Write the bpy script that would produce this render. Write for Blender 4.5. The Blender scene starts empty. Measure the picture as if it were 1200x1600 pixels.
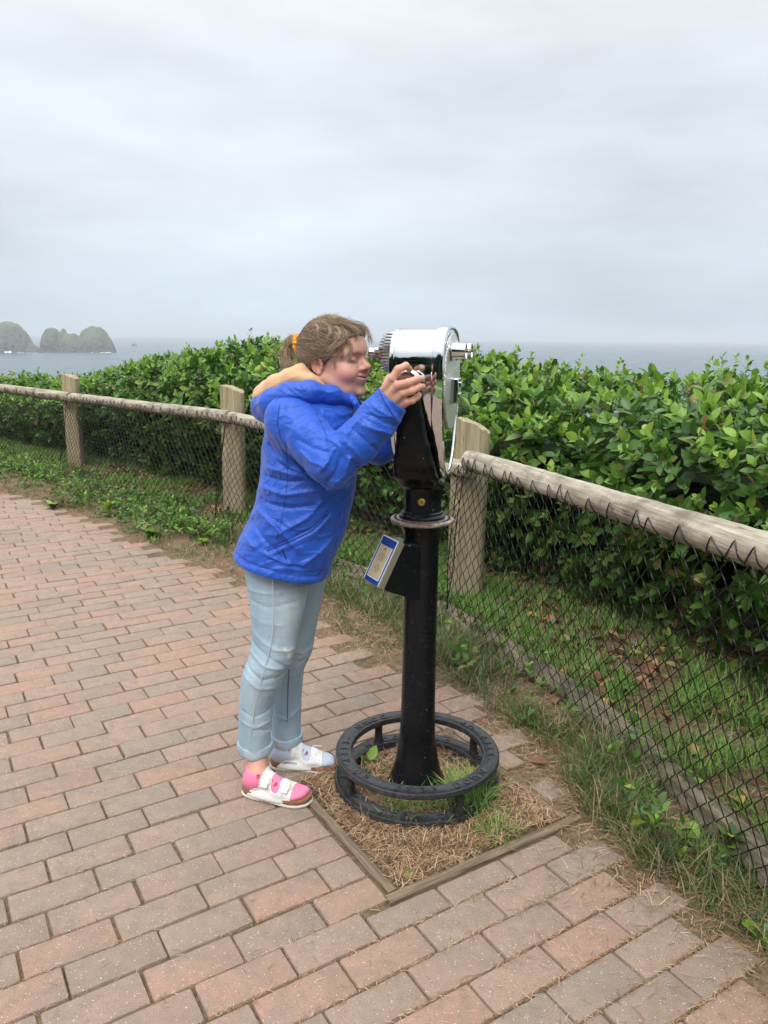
import bpy, math, random
import numpy as np
from mathutils import Vector, Matrix
random.seed(7); RNG = np.random.default_rng(7)
SC = bpy.context.scene; COL = SC.collection
# ------------------------------------------------------------------ camera
FPX, PITCH, ROLL, CAMH = 1202.0, math.radians(12.8), math.radians(0.6), 1.5
cam = bpy.data.objects.new('camera', bpy.data.cameras.new('camera')); COL.objects.link(cam)
cam.data.sensor_fit = 'VERTICAL'; cam.data.sensor_height = 24; cam.data.lens = 24*FPX/1600
cam.data.clip_start = 0.05; cam.data.clip_end = 60000
F_ = np.array([0, math.cos(PITCH), -math.sin(PITCH)]); U0 = np.array([0, math.sin(PITCH), math.cos(PITCH)]); R0 = np.array([1., 0, 0])
R_ = R0*math.cos(ROLL)+U0*math.sin(ROLL); U_ = -R0*math.sin(ROLL)+U0*math.cos(ROLL)
cam.matrix_world = Matrix(((R_[0], U_[0], -F_[0], 0), (R_[1], U_[1], -F_[1], 0), (R_[2], U_[2], -F_[2], CAMH), (0, 0, 0, 1)))
SC.camera = cam
CO = np.array([0, 0, CAMH])
def ray(px, py): return F_+R_*(px-600)/FPX-U_*(py-800)/FPX
def at(px, py, Y):          # real place at depth Y seen in direction px,py of the survey photo
    d = ray(px, py); return CO+d*((Y)/d[1])
def gnd(px, py, z=0.0):
    d = ray(px, py); return CO+d*((z-CAMH)/d[2])
# ------------------------------------------------------------------ mesh helpers
def link(o, parent=None):
    COL.objects.link(o)
    if parent is not None: o.parent = parent
    return o
def tag(o, label=None, cat=None, group=None, kind=None):
    if label: o['label'] = label
    if cat: o['category'] = cat
    if group: o['group'] = group
    if kind: o['kind'] = kind
    return o
def empty(name, loc=(0, 0, 0)):
    o = bpy.data.objects.new(name, None); o.empty_display_size = .1; o.location = loc; COL.objects.link(o); return o
def child(o, parent):      # parent keeping world geometry (parents are unrotated empties)
    o.parent = parent; o.matrix_parent_inverse = Matrix.Translation(-Vector(parent.location)); return o
def np_mesh(name, V, polys, mats, parent=None, smooth=True, midx=None, cols=None):
    """polys: list of (m,k) index arrays; midx: list of per-array material ids or arrays"""
    me = bpy.data.meshes.new(name)
    V = np.asarray(V, np.float32)
    me.vertices.add(len(V)); me.vertices.foreach_set('co', V.ravel())
    polys = [np.asarray(p, np.int32) for p in polys if len(p)]
    tot = sum(p.size for p in polys); npoly = sum(len(p) for p in polys)
    me.loops.add(tot); me.polygons.add(npoly)
    me.loops.foreach_set('vertex_index', np.concatenate([p.ravel() for p in polys]))
    ls = []; s = 0
    for p in polys:
        ls.append(s+np.arange(len(p))*p.shape[1]); s += p.size
    me.polygons.foreach_set('loop_start', np.concatenate(ls).astype(np.int32))
    if midx is not None:
        mi = np.concatenate([np.full(len(p), m, np.int32) if np.isscalar(m) else np.asarray(m, np.int32) for p, m in zip(polys, midx)])
        me.polygons.foreach_set('material_index', mi)
    me.update(calc_edges=True); me.validate()
    if smooth: me.polygons.foreach_set('use_smooth', np.ones(len(me.polygons), bool))
    if cols is not None:
        ca = me.color_attributes.new('tint', 'FLOAT_COLOR', 'POINT')
        c4 = np.ones((len(V), 4), np.float32); c4[:, :3] = cols; ca.data.foreach_set('color', c4.ravel())
    for m in (mats if isinstance(mats, (list, tuple)) else [mats]): me.materials.append(m)
    o = bpy.data.objects.new(name, me); COL.objects.link(o)
    if parent is not None: child(o, parent)
    return o
class MB:
    def __init__(s): s.v = []; s.f = []; s.m = []; s.n = 0
    def add(s, V, F, m=0):
        b = s.n; s.v.extend([tuple(map(float, p)) for p in V]); s.n += len(V)
        for f in F: s.f.append(tuple(i+b for i in f)); s.m.append(m)
    def box(s, c, h, R=None, m=0):
        R = np.eye(3) if R is None else np.asarray(R); c = np.asarray(c, float)
        V = [c+R@(np.array([x, y, z])*h) for x in (-1, 1) for y in (-1, 1) for z in (-1, 1)]
        s.add(V, [(0, 1, 3, 2), (4, 6, 7, 5), (0, 4, 5, 1), (2, 3, 7, 6), (0, 2, 6, 4), (1, 5, 7, 3)], m)
    def tube(s, P, rad, n=10, m=0, caps=True, sq=None, up=None):
        P = [np.asarray(p, float) for p in P]; k = len(P)
        rad = [rad]*k if np.isscalar(rad) else rad
        T = [P[min(i+1, k-1)]-P[max(i-1, 0)] for i in range(k)]; T = [t/(np.linalg.norm(t)+1e-12) for t in T]
        u = np.array([0, 0, 1.]) if up is None else np.asarray(up, float)
        if abs(T[0]@u) > .95 and up is None: u = np.array([1., 0, 0])
        rings = []; V = []
        for i in range(k):
            a = u-T[i]*(u@T[i]); a /= np.linalg.norm(a)+1e-12; b = np.cross(T[i], a); u = a
            for j in range(n):
                t = 2*math.pi*j/n; V.append(P[i]+rad[i]*(a*math.cos(t)+b*math.sin(t)*(1 if sq is None else sq)))
        Fs = [(i*n+j, i*n+(j+1) % n, (i+1)*n+(j+1) % n, (i+1)*n+j) for i in range(k-1) for j in range(n)]
        if caps: Fs += [tuple(range(n))[::-1], tuple((k-1)*n+j for j in range(n))]
        s.add(V, Fs, m)
    def lathe(s, prof, n=48, c=(0, 0, 0), R=None, m=0, close=True):
        R = np.eye(3) if R is None else np.asarray(R); c = np.asarray(c, float); V = []
        for (r, z) in prof:
            for j in range(n):
                t = 2*math.pi*j/n; V.append(c+R@np.array([r*math.cos(t), r*math.sin(t), z]))
        k = len(prof)
        Fs = [(i*n+j, i*n+(j+1) % n, (i+1)*n+(j+1) % n, (i+1)*n+j) for i in range(k-1) for j in range(n)]
        if close: Fs += [tuple(range(n))[::-1], tuple((k-1)*n+j for j in range(n))]
        s.add(V, Fs, m)
    def build(s, name, mats, parent=None, smooth=True, bevel=0, sharp=True):
        me = bpy.data.meshes.new(name); me.from_pydata(s.v, [], s.f); me.update()
        for i, p in enumerate(me.polygons): p.material_index = s.m[i]; p.use_smooth = smooth
        for m in (mats if isinstance(mats, (list, tuple)) else [mats]): me.materials.append(m)
        import bmesh
        b = bmesh.new(); b.from_mesh(me); bmesh.ops.recalc_face_normals(b, faces=b.faces); b.to_mesh(me); b.free()
        if smooth and sharp: me.set_sharp_from_angle(angle=math.radians(40))
        o = bpy.data.objects.new(name, me); COL.objects.link(o)
        if bevel:
            bm = o.modifiers.new('bevel', 'BEVEL'); bm.width = bevel; bm.segments = 2; bm.limit_method = 'ANGLE'
        if parent is not None: child(o, parent)
        return o
def rotz(a): c, s = math.cos(a), math.sin(a); return np.array([[c, -s, 0], [s, c, 0], [0, 0, 1.]])
def rotx(a): c, s = math.cos(a), math.sin(a); return np.array([[1., 0, 0], [0, c, -s], [0, s, c]])
def roty(a): c, s = math.cos(a), math.sin(a); return np.array([[c, 0, s], [0, 1., 0], [-s, 0, c]])
def frames(Y, N):
    """rotation matrices with local Y -> Y, local Z -> near N. arrays (k,3)"""
    Y = Y/np.linalg.norm(Y, axis=1, keepdims=True)
    Xv = np.cross(Y, N); Xv /= np.linalg.norm(Xv, axis=1, keepdims=True)+1e-9
    Z = np.cross(Xv, Y); return np.stack([Xv, Y, Z], axis=2)
def scatter(TV, TF, Rm, S, P):
    """template verts TV (n,3) tris TF; Rm (k,3,3), S (k,3) scale, P (k,3)"""
    k = len(P); n = len(TV)
    V = TV[None]*S[:, None, :]
    V = np.einsum('kij,knj->kni', Rm, V)+P[:, None, :]
    F = (TF[None]+(np.arange(k)*n)[:, None, None]).reshape(-1, TF.shape[1])
    return V.reshape(-1, 3), F
def vnoise(x, y, seed=0):       # smooth value noise, arrays
    x = np.asarray(x, float); y = np.asarray(y, float)
    xi = np.floor(x); yi = np.floor(y); fx = x-xi; fy = y-yi; fx = fx*fx*(3-2*fx); fy = fy*fy*(3-2*fy)
    def h(a, b):
        v = np.sin(a*127.1+b*311.7+seed*74.7)*43758.5453; return v-np.floor(v)
    return (h(xi, yi)*(1-fx)+h(xi+1, yi)*fx)*(1-fy)+(h(xi, yi+1)*(1-fx)+h(xi+1, yi+1)*fx)*fy
# ------------------------------------------------------------------ materials
def mat(name, col=(.5, .5, .5), rough=.6, metal=0, **kw):
    m = bpy.data.materials.new(name); m.use_nodes = True; nt = m.node_tree
    b = nt.nodes['Principled BSDF']; b.inputs['Base Color'].default_value = (*col, 1); b.inputs['Roughness'].default_value = rough
    b.inputs['Metallic'].default_value = metal
    for k, v in kw.items(): b.inputs[k.replace('_', ' ')].default_value = v
    return m
class NT:
    def __init__(s, m): s.m = m; s.t = m.node_tree; s.b = s.t.nodes.get('Principled BSDF')
    def n(s, typ, **kw):
        nd = s.t.nodes.new(typ)
        for k, v in kw.items():
            if k.startswith('i_'):
                key = k[2:]; key = int(key) if key.isdigit() else key.replace('_', ' ')
                if isinstance(v, bpy.types.NodeSocket): s.t.links.new(v, nd.inputs[key])
                else: nd.inputs[key].default_value = v
            else: setattr(nd, k, v)
        return nd
    def l(s, a, b): s.t.links.new(a, b)
    def geo(s): return s.n('ShaderNodeNewGeometry')
    def pos(s): return s.geo().outputs['Position']
    def obj(s): return s.n('ShaderNodeTexCoord').outputs['Object']
    def noise(s, vec, scale, detail=4, rough=.6, out='Fac'):
        return s.n('ShaderNodeTexNoise', i_Vector=vec, i_Scale=scale, i_Detail=detail, i_Roughness=rough).outputs[out]
    def mapv(s, vec, scale=(1, 1, 1), rot=(0, 0, 0)):
        return s.n('ShaderNodeMapping', i_Vector=vec, i_Scale=scale, i_Rotation=rot).outputs[0]
    def ramp(s, fac, stops):
        r = s.n('ShaderNodeValToRGB'); s.l(fac, r.inputs[0]); e = r.color_ramp.elements
        while len(e) > 1: e.remove(e[-1])
        e[0].position = stops[0][0]; e[0].color = (*stops[0][1], 1) if len(stops[0][1]) == 3 else stops[0][1]
        for p, c in stops[1:]:
            q = e.new(p); q.color = (*c, 1)
        return r.outputs[0]
    def ramps(s, fac, a, b, lo=0., hi=1.):   # scalar smoothstep
        return s.n('ShaderNodeMapRange', i_0=fac, i_1=a, i_2=b, i_3=lo, i_4=hi).outputs[0]
    def mix(s, f, a, b, mode='MIX'):
        nd = s.n('ShaderNodeMix', data_type='RGBA', blend_type=mode)
        for sock, v in ((nd.inputs[0], f), (nd.inputs[6], a), (nd.inputs[7], b)):
            if isinstance(v, bpy.types.NodeSocket): s.l(v, sock)
            elif isinstance(v, (int, float)): sock.default_value = v
            else: sock.default_value = (*v, 1)
        return nd.outputs[2]
    def math(s, op, a, b=None):
        nd = s.n('ShaderNodeMath', operation=op)
        for i, v in enumerate((a, b)):
            if v is None: continue
            if isinstance(v, bpy.types.NodeSocket): s.l(v, nd.inputs[i])
            else: nd.inputs[i].default_value = v
        return nd.outputs[0]
    def color(s, c): s.l(c, s.b.inputs['Base Color'])
    def rough(s, c): s.l(c, s.b.inputs['Roughness'])
    def bump(s, h, strength=.3, dist=.01, normal=None):
        nd = s.n('ShaderNodeBump', i_Height=h); nd.inputs['Strength'].default_value = strength; nd.inputs['Distance'].default_value = dist
        if normal: s.l(normal, nd.inputs['Normal'])
        s.l(nd.outputs[0], s.b.inputs['Normal']); return nd.outputs[0]
def hsv(h, s, v):
    import colorsys; return colorsys.hsv_to_rgb(h, s, v)
# ------------------------------------------------------------------ SDF helpers (sculpting) + surface nets
class SD:
    def __init__(s, lo, hi, h):
        s.lo = np.array(lo, float); s.h = h; n = np.ceil((np.array(hi)-s.lo)/h).astype(int)+1; s.nn = n
        ax = [s.lo[i]+h*np.arange(n[i]) for i in range(3)]
        s.X, s.Y, s.Z = [a.astype(np.float32) for a in np.meshgrid(*ax, indexing='ij')]
        s.d = np.full(s.X.shape, 1e3, np.float32)
    def sph(s, c, r): return np.sqrt((s.X-c[0])**2+(s.Y-c[1])**2+(s.Z-c[2])**2)-r
    def ell(s, c, r, R=None):
        x, y, z = s.X-c[0], s.Y-c[1], s.Z-c[2]
        if R is not None: x, y, z = [R[0][i]*x+R[1][i]*y+R[2][i]*z for i in range(3)]
        k0 = np.sqrt((x/r[0])**2+(y/r[1])**2+(z/r[2])**2); k1 = np.sqrt((x/r[0]**2)**2+(y/r[1]**2)**2+(z/r[2]**2)**2)+1e-9
        return k0*(k0-1)/k1
    def cap(s, a, b, ra, rb):
        a = np.asarray(a, float); b = np.asarray(b, float); ab = b-a; L = ab@ab+1e-12
        t = np.clip(((s.X-a[0])*ab[0]+(s.Y-a[1])*ab[1]+(s.Z-a[2])*ab[2])/L, 0, 1).astype(np.float32)
        return np.sqrt((s.X-a[0]-t*ab[0])**2+(s.Y-a[1]-t*ab[1])**2+(s.Z-a[2]-t*ab[2])**2)-(ra+(rb-ra)*t)
    def chain(s, P, r, k=.01):
        d = None
        for i in range(len(P)-1):
            c = s.cap(P[i], P[i+1], r[i], r[i+1]); d = c if d is None else smin(d, c, k)
        return d
    def box(s, c, h, R=None, rnd=0):
        x, y, z = s.X-c[0], s.Y-c[1], s.Z-c[2]
        if R is not None: x, y, z = [R[0][i]*x+R[1][i]*y+R[2][i]*z for i in range(3)]
        q = [np.abs(x)-h[0]+rnd, np.abs(y)-h[1]+rnd, np.abs(z)-h[2]+rnd]
        return np.sqrt(sum(np.maximum(v, 0)**2 for v in q))+np.minimum(np.maximum(np.maximum(q[0], q[1]), q[2]), 0)-rnd
    def segd(s, a, b):   # distance to segment
        return s.cap(a, b, 0, 0)
    def u(s, d, k=0): s.d = np.minimum(s.d, d) if k <= 0 else smin(s.d, d, k); return s
    def sub(s, d, k=0): s.d = np.maximum(s.d, -d) if k <= 0 else -smin(-s.d, d, k); return s
    def mesh(s):
        return surface_nets(s.d, s.lo, s.h)
def smin(a, b, k):
    h = np.clip(.5+.5*(b-a)/k, 0, 1); return b*(1-h)+a*h-k*h*(1-h)
def surface_nets(D, lo, h):
    D = D.copy(); D[0] = D[-1] = 1; D[:, 0] = D[:, -1] = 1; D[:, :, 0] = D[:, :, -1] = 1
    D[np.abs(D) < 1e-7] = 1e-7
    ins = D < 0; nx, ny, nz = D.shape
    acc = np.zeros((nx-1, ny-1, nz-1, 3), np.float32); cnt = np.zeros((nx-1, ny-1, nz-1), np.float32)
    offs = [(0, 0), (0, 1), (1, 0), (1, 1)]
    for ax in range(3):
        o = [a for a in range(3) if a != ax]
        for (p, q) in offs:
            s0 = [slice(0, -1)]*3; s1 = [slice(0, -1)]*3
            s0[ax] = slice(0, -1); s1[ax] = slice(1, None)
            for a, e in zip(o, (p, q)):
                s0[a] = slice(e, D.shape[a]-1+e); s1[a] = s0[a]
            d0 = D[tuple(s0)]; d1 = D[tuple(s1)]; m = (d0 < 0) != (d1 < 0)
            t = np.where(m, d0/(d0-d1+1e-12), 0)
            pt = np.zeros(m.shape+(3,), np.float32); pt[..., ax] = t; pt[..., o[0]] = p; pt[..., o[1]] = q
            acc += pt*m[..., None]; cnt += m
    act = cnt > 0; idx = -np.ones(act.shape, np.int64); idx[act] = np.arange(act.sum())
    I = np.argwhere(act); V = (I+acc[act]/cnt[act][:, None])*h+lo
    quads = []
    for ax in range(3):
        o = [a for a in range(3) if a != ax]
        s0 = [slice(1, -1)]*3; s1 = [slice(1, -1)]*3; s0[ax] = slice(0, -1); s1[ax] = slice(1, None)
        a = ins[tuple(s0)]; b = ins[tuple(s1)]; base = [1, 1, 1]; base[ax] = 0
        E = np.argwhere(a != b)+base; fl = a[a != b]
        def g(da, db):
            J = E.copy(); J[:, o[0]] -= da; J[:, o[1]] -= db; return idx[J[:, 0], J[:, 1], J[:, 2]]
        q = np.stack([g(1, 1), g(0, 1), g(0, 0), g(1, 0)], 1)
        flip = fl if ax != 1 else ~fl
        q[~flip] = q[~flip][:, ::-1]; quads.append(q)
    Q = np.concatenate(quads); Q = Q[(Q >= 0).all(1)]
    return V, Q
def mesh_smooth(V, Q, it=1, lam=.5):
    for _ in range(it):
        S = np.zeros_like(V); C = np.zeros(len(V))
        for i in range(4):
            a = Q[:, i]; b = Q[:, (i+1) % 4]
            np.add.at(S, a, V[b]); np.add.at(C, a, 1); np.add.at(S, b, V[a]); np.add.at(C, b, 1)
        V = V+lam*(S/np.maximum(C, 1)[:, None]-V)
    return V
# ================================================================== LIGHT, SKY
SUN_EL, SUN_AZ = math.radians(52), math.radians(200)     # high soft sun behind the cloud, behind the camera's left
w = bpy.data.worlds.new('World'); SC.world = w; w.use_nodes = True; nt = w.node_tree; nt.nodes.clear()
def wn(t, **k):
    n = nt.nodes.new(t)
    for a, b in k.items(): setattr(n, a, b)
    return n
out = wn('ShaderNodeOutputWorld'); bg = wn('ShaderNodeBackground'); sky = wn('ShaderNodeTexSky', sky_type='NISHITA')
sky.sun_disc = False; sky.sun_elevation = SUN_EL; sky.sun_rotation = SUN_AZ; sky.air_density = 1; sky.dust_density = 3
tc = wn('ShaderNodeTexCoord'); sep = wn('ShaderNodeSeparateXYZ'); nt.links.new(tc.outputs['Generated'], sep.inputs[0])
mp = wn('ShaderNodeMapping'); mp.inputs['Scale'].default_value = (1.0, 1.0, 3.6); mp.inputs['Location'].default_value = (2.3, .7, .35); nt.links.new(tc.outputs['Generated'], mp.inputs[0])
n1 = wn('ShaderNodeTexNoise'); n1.inputs['Scale'].default_value = 1.7; n1.inputs['Detail'].default_value = 5; n1.inputs['Roughness'].default_value = .52; nt.links.new(mp.outputs[0], n1.inputs['Vector'])
rp = wn('ShaderNodeValToRGB'); nt.links.new(n1.outputs['Fac'], rp.inputs[0]); e = rp.color_ramp.elements
e[0].position = .33; e[0].color = (.80, .80, .80, 1); e[1].position = .68; e[1].color = (1.17, 1.17, 1.17, 1)
# elevation profile of an overcast sky: hazy pale horizon, greyer belt, brighter overhead
rz = wn('ShaderNodeValToRGB'); nt.links.new(sep.outputs['Z'], rz.inputs[0]); e = rz.color_ramp.elements
e[0].position = 0.0; e[0].color = (5.1, 6.0, 6.8, 1); e[1].position = .06; e[1].color = (5.1, 5.85, 6.55, 1)
for p, c in ((.14, (5.4, 5.95, 6.5)), (.24, (5.8, 6.25, 6.65)), (.36, (6.3, 6.65, 6.95)), (.60, (11.5, 11.8, 12.2)), (1.0, (17.0, 17.3, 17.6))):
    q = e.new(p); q.color = (*c, 1)
mul = wn('ShaderNodeMix', data_type='RGBA', blend_type='MULTIPLY'); mul.inputs[0].default_value = 1
nt.links.new(rz.outputs[0], mul.inputs[6]); nt.links.new(rp.outputs[0], mul.inputs[7])
mx = wn('ShaderNodeMix', data_type='RGBA'); mx.inputs[0].default_value = .93
nt.links.new(sky.outputs[0], mx.inputs[6]); nt.links.new(mul.outputs[2], mx.inputs[7])
nt.links.new(mx.outputs[2], bg.inputs['Color']); bg.inputs['Strength'].default_value = .1
nt.links.new(bg.outputs[0], out.inputs['Surface'])
sl = bpy.data.lights.new('sun', 'SUN'); sl.energy = 1.25; sl.angle = math.radians(25); sl.color = (1, .96, .9)
so = bpy.data.objects.new('sun', sl); COL.objects.link(so)
so.rotation_euler = (math.radians(90)-SUN_EL, 0, math.radians(180)-SUN_AZ)   # points along -direction of the sky's sun
SC.view_settings.view_transform = 'Standard'; SC.view_settings.look = 'None'; SC.view_settings.gamma = 1; SC.view_settings.exposure = 0.52
SC.cycles.max_bounces = 7; SC.cycles.transparent_max_bounces = 8; SC.cycles.volume_bounces = 0
SC.cycles.use_denoising = True
# ================================================================== SETTING
def lerp_poly(P, ds):
    P = [np.asarray(p, float) for p in P]; out = [P[0]]
    for a, b in zip(P, P[1:]):
        k = max(1, int(np.linalg.norm(b-a)/ds))
        out += [a+(b-a)*i/k for i in range(1, k+1)]
    return np.array(out)
LOG = np.array([(1.18, 1.1), (1.13, 1.6), (1.094, 1.914), (1.024, 2.172), (.943, 2.548), (.802, 2.967), (.563, 3.48), (.369, 3.894), (.12, 4.25), (-.29, 4.80), (-1.29, 5.91), (-2.47, 7.08), (-3.457, 8.18), (-4.669, 9.25), (-6.6, 10.8)])
EDGE = np.array([(1.6, .2), (1.15, 1.25), (.947, 1.581), (.833, 1.771), (.695, 2.002), (.60, 2.25), (.52, 2.60), (.425, 2.865), (.289, 3.125), (.007, 3.391), (-.119, 3.541), (-.414, 3.975), (-.873, 4.579), (-1.44, 5.053), (-1.808, 5.456), (-2.44, 6.2), (-3.15, 6.848), (-3.673, 7.202), (-5.2, 8.2), (-8.0, 9.6), (-14.0, 12.0)])
def side(P, x, y):
    """signed distance to polyline P: + on the sea side"""
    x = np.asarray(x, float); y = np.asarray(y, float); best = np.full(x.shape, 1e9); sg = np.zeros(x.shape); ss = np.zeros(x.shape); acc = 0
    for a, b in zip(P[:-1], P[1:]):
        d = b-a; L = np.linalg.norm(d); t = np.clip(((x-a[0])*d[0]+(y-a[1])*d[1])/L**2, 0, 1)
        qx = x-a[0]-t*d[0]; qy = y-a[1]-t*d[1]; r = np.hypot(qx, qy); m = r < best
        cr = -(d[0]*qy-d[1]*qx); best = np.where(m, r, best); sg = np.where(m, np.sign(cr), sg); ss = np.where(m, acc+t*L, ss); acc += L
    return best*sg, ss
NU = np.array([math.cos(math.radians(32.0)), math.sin(math.radians(32.0))]); NV = np.array([-NU[1], NU[0]])
SQ0 = np.array([.046, 1.831]); SQL = .655
def in_square(x, y, m=0.):
    u = (x-SQ0[0])*NU[0]+(y-SQ0[1])*NU[1]; v = (x-SQ0[0])*NV[0]+(y-SQ0[1])*NV[1]
    return (u > -m) & (u < SQL+m) & (v > -m) & (v < SQL+m)
def land_h(x, y):
    de, _ = side(EDGE, x, y); dl, _ = side(LOG, x, y)
    h = -.0095+.0215*np.clip(de/.25, 0, 1)+.02*np.clip(de/.6, 0, 1)
    h += np.where(de > 0, 1, 0)*(.018*vnoise(x*6, y*6)+.012*vnoise(x*17, y*17, 3)-.012)*np.clip(de/.2, 0, 1)
    h += .05*np.clip((dl-.1)/1.2, 0, 1)*vnoise(x*2, y*2, 5)
    sq = in_square(x, y, -.02); h = np.where(sq, -.012+.02*vnoise(x*9, y*9, 2), h)
    far = np.clip(dl-3.2, 0, None); h = h-np.minimum(far*.9, 60)
    return h
ax = np.concatenate([-np.geomspace(1200, 9.2, 16), np.arange(-9, 5.01, .07), np.geomspace(5.2, 1200, 16)])
ay = np.concatenate([-np.geomspace(1500, 4.4, 16), np.arange(-.3, 12.5, .07), np.geomspace(12.7, 90, 12)])
GX, GY = np.meshgrid(ax, ay, indexing='ij'); GZ = land_h(GX, GY)
n0, n1_ = GX.shape; I = np.arange(n0*n1_).reshape(n0, n1_)
Q = np.stack([I[:-1, :-1], I[1:, :-1], I[1:, 1:], I[:-1, 1:]], -1).reshape(-1, 4)
mg = mat('soil'); t = NT(mg); P = t.pos()
a = t.noise(P, 5, 5, .65); b = t.noise(P, 46, 5, .75); c = t.noise(t.mapv(P, (1, 1, 1)), 160, 3, .7)
col = t.mix(t.ramps(a, .35, .65), (.10, .070, .044), (.17, .115, .070))
col = t.mix(t.ramps(b, .42, .68), col, (.30, .20, .115)); gr = t.noise(P, 2.6, 4, .7); col = t.mix(t.ramps(gr, .50, .66, 0, .5), col, (.12, .15, .05)); col = t.mix(t.ramps(c, .55, .75), col, (.06, .042, .028))
t.color(col); t.b.inputs['Roughness'].default_value = .95; t.bump(t.math('ADD', b, c), .7, .012)
ground = np_mesh('ground', np.stack([GX, GY, GZ], -1).reshape(-1, 3), [Q], mg); tag(ground, kind='structure')
# sea
SEAZ = -55
ms = mat('sea_water', (.055, .085, .105), .28); t = NT(ms); P = t.pos(); t.b.inputs['IOR'].default_value = 1.33
n_a = t.noise(t.mapv(P, (.004, .012, 1)), 1, 6, .62); n_b = t.noise(t.mapv(P, (.03, .09, 1)), 1, 5, .7)
t.color(t.mix(t.ramps(n_a, .35, .7), (.05, .085, .11), (.10, .145, .175))); t.rough(t.ramps(n_a, .3, .7, .22, .45)); t.bump(n_b, .35, 3)
xs = np.concatenate([-np.geomspace(26000, 50, 22), np.geomspace(50, 26000, 22)]); ys = np.geomspace(30, 26000, 40)
SX, SY = np.meshgrid(xs, ys, indexing='ij'); I = np.arange(SX.size).reshape(SX.shape)
Q = np.stack([I[:-1, :-1], I[1:, :-1], I[1:, 1:], I[:-1, 1:]], -1).reshape(-1, 4)
sea = np_mesh('sea', np.stack([SX, SY, np.full(SX.shape, SEAZ)], -1).reshape(-1, 3), [Q], ms); tag(sea, kind='structure')
# sea stacks
mr = mat('sea_stack_rock'); t = NT(mr); P = t.pos(); G = t.geo()
a = t.noise(t.mapv(P, (1, 1, .5)), .035, 6, .65); b = t.noise(P, .12, 6, .7)
nz = t.n('ShaderNodeSeparateXYZ', i_0=G.outputs['Normal']).outputs[2]; pz = t.n('ShaderNodeSeparateXYZ', i_0=P).outputs[2]
rock = t.mix(t.ramps(b, .38, .62), (.035, .037, .040), (.20, .19, .175))
grs = t.mix(t.ramps(a, .4, .65), (.12, .14, .085), (.19, .19, .13))
m = t.math('MULTIPLY', t.ramps(t.math('ADD', nz, t.math('MULTIPLY', a, .5)), .55, .9), t.ramps(pz, SEAZ+12, SEAZ+26))
t.color(t.mix(m, rock, grs)); t.b.inputs['Roughness'].default_value = .95; t.bump(b, 1, 6)
mf = mat('sea_foam', (.75, .8, .82), .8)
def stack(blobs, label, D, foam):
    """blobs: (px centre, half width px, top px) at distance D"""
    o = empty('sea_stack', tuple(at((blobs[0][0]), 545, D)[:2])+(SEAZ,)); tag(o, label, 'sea stack', 'sea stacks off the headland')
    s = D/FPX; xs_ = []; H = 8.0
    cx = [at(b_[0], 545, D)[0] for b_ in blobs]; lo = min(x-b_[1]*s for x, b_ in zip(cx, blobs))-20; hi = max(x+b_[1]*s for x, b_ in zip(cx, blobs))+20
    gx = np.arange(lo, hi, 2.2); gy = np.arange(D-90, D+90, 3.5); X, Y = np.meshgrid(gx, gy, indexing='ij'); Z = np.full(X.shape, -12.)
    for x, b_ in zip(cx, blobs):
        top = at(b_[0], b_[2], D)[2]-SEAZ; rx = b_[1]*s; ry = b_[1]*s*b_[3]
        th = np.arctan2(Y-D, X-x); rr = np.hypot((X-x)/rx, (Y-D-b_[4])/ry)*(1+.10*(vnoise(th*2+9, th*0+b_[0], 4)-.5)*2)
        prof = np.where(rr < 1, (1-np.minimum(rr, 1)**b_[5])**(.8), -(rr-1)*3)
        rug = (vnoise(X/13, Y/13, 8)-.5)*15+(vnoise(X/5, Y/5, 9)-.5)*8-8*np.clip(1-np.abs(vnoise(X/17, Y/30, 18)-.5)*7, 0, 1)
        Z = np.maximum(Z, top*prof+rug*np.clip(prof, 0, 1)*(1-np.clip(prof, 0, 1)*.8)*1.3)
    I = np.arange(X.size).reshape(X.shape); Q = np.stack([I[:-1, :-1], I[1:, :-1], I[1:, 1:], I[:-1, 1:]], -1).reshape(-1, 4)
    np_mesh('rock', np.stack([X, Y, Z+SEAZ], -1).reshape(-1, 3), [Q], mr, o)
    mb = MB()
    for (p0, p1_, h) in foam:
        for k in range(9):
            px = p0+(p1_-p0)*(k+.5)/9+random.uniform(-1, 1); c = gnd(px, 546, SEAZ); c = at(px, 548, D-30); r_ = abs(p1_-p0)/9*s*.8
            c[1] = D-42-random.random()*12
            V = [(c[0]+r_*math.cos(a)*random.uniform(.7, 1.2), c[1]+5*math.sin(a)*random.uniform(.7, 1.2), SEAZ+.15+random.random()*h*(1 if math.sin(a) > 0 else 0)) for a in np.linspace(0, 6.28, 9)[:-1]]
            mb.add(V, [tuple(range(8))])
    if foam: mb.build('foam', mf, o)
    return o
DS = 2420.
stack([(8, 44, 502, .8, 20, 2.2), (-40, 40, 512, .8, 30, 2.2), (52, 15, 538, 1., 0, 1.6)], 'large grey sea stack at the left edge of the view with a low rocky tail', DS-60, [(12, 22, 7), (30, 60, 1)])
stack([(83, 21, 512, 1.1, 0, 2.6), (101, 13, 512, 1.5, 0, 1.5), (114, 22, 521, 1.2, 0, 2.4), (147, 33, 510, .9, 15, 2.1), (175, 6, 542, 1, 0, 1.5)], 'double humped sea stack with green top standing alone in the sea', DS+80, [(68, 76, 2), (132, 150, 2), (160, 176, 2)])
stack([(210, 5, 535.5, 1, 0, 1.6)], 'tiny rock breaking the water beside the double humped stack', 3900., [])
# lit strip of far shore
mb = MB()
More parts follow.
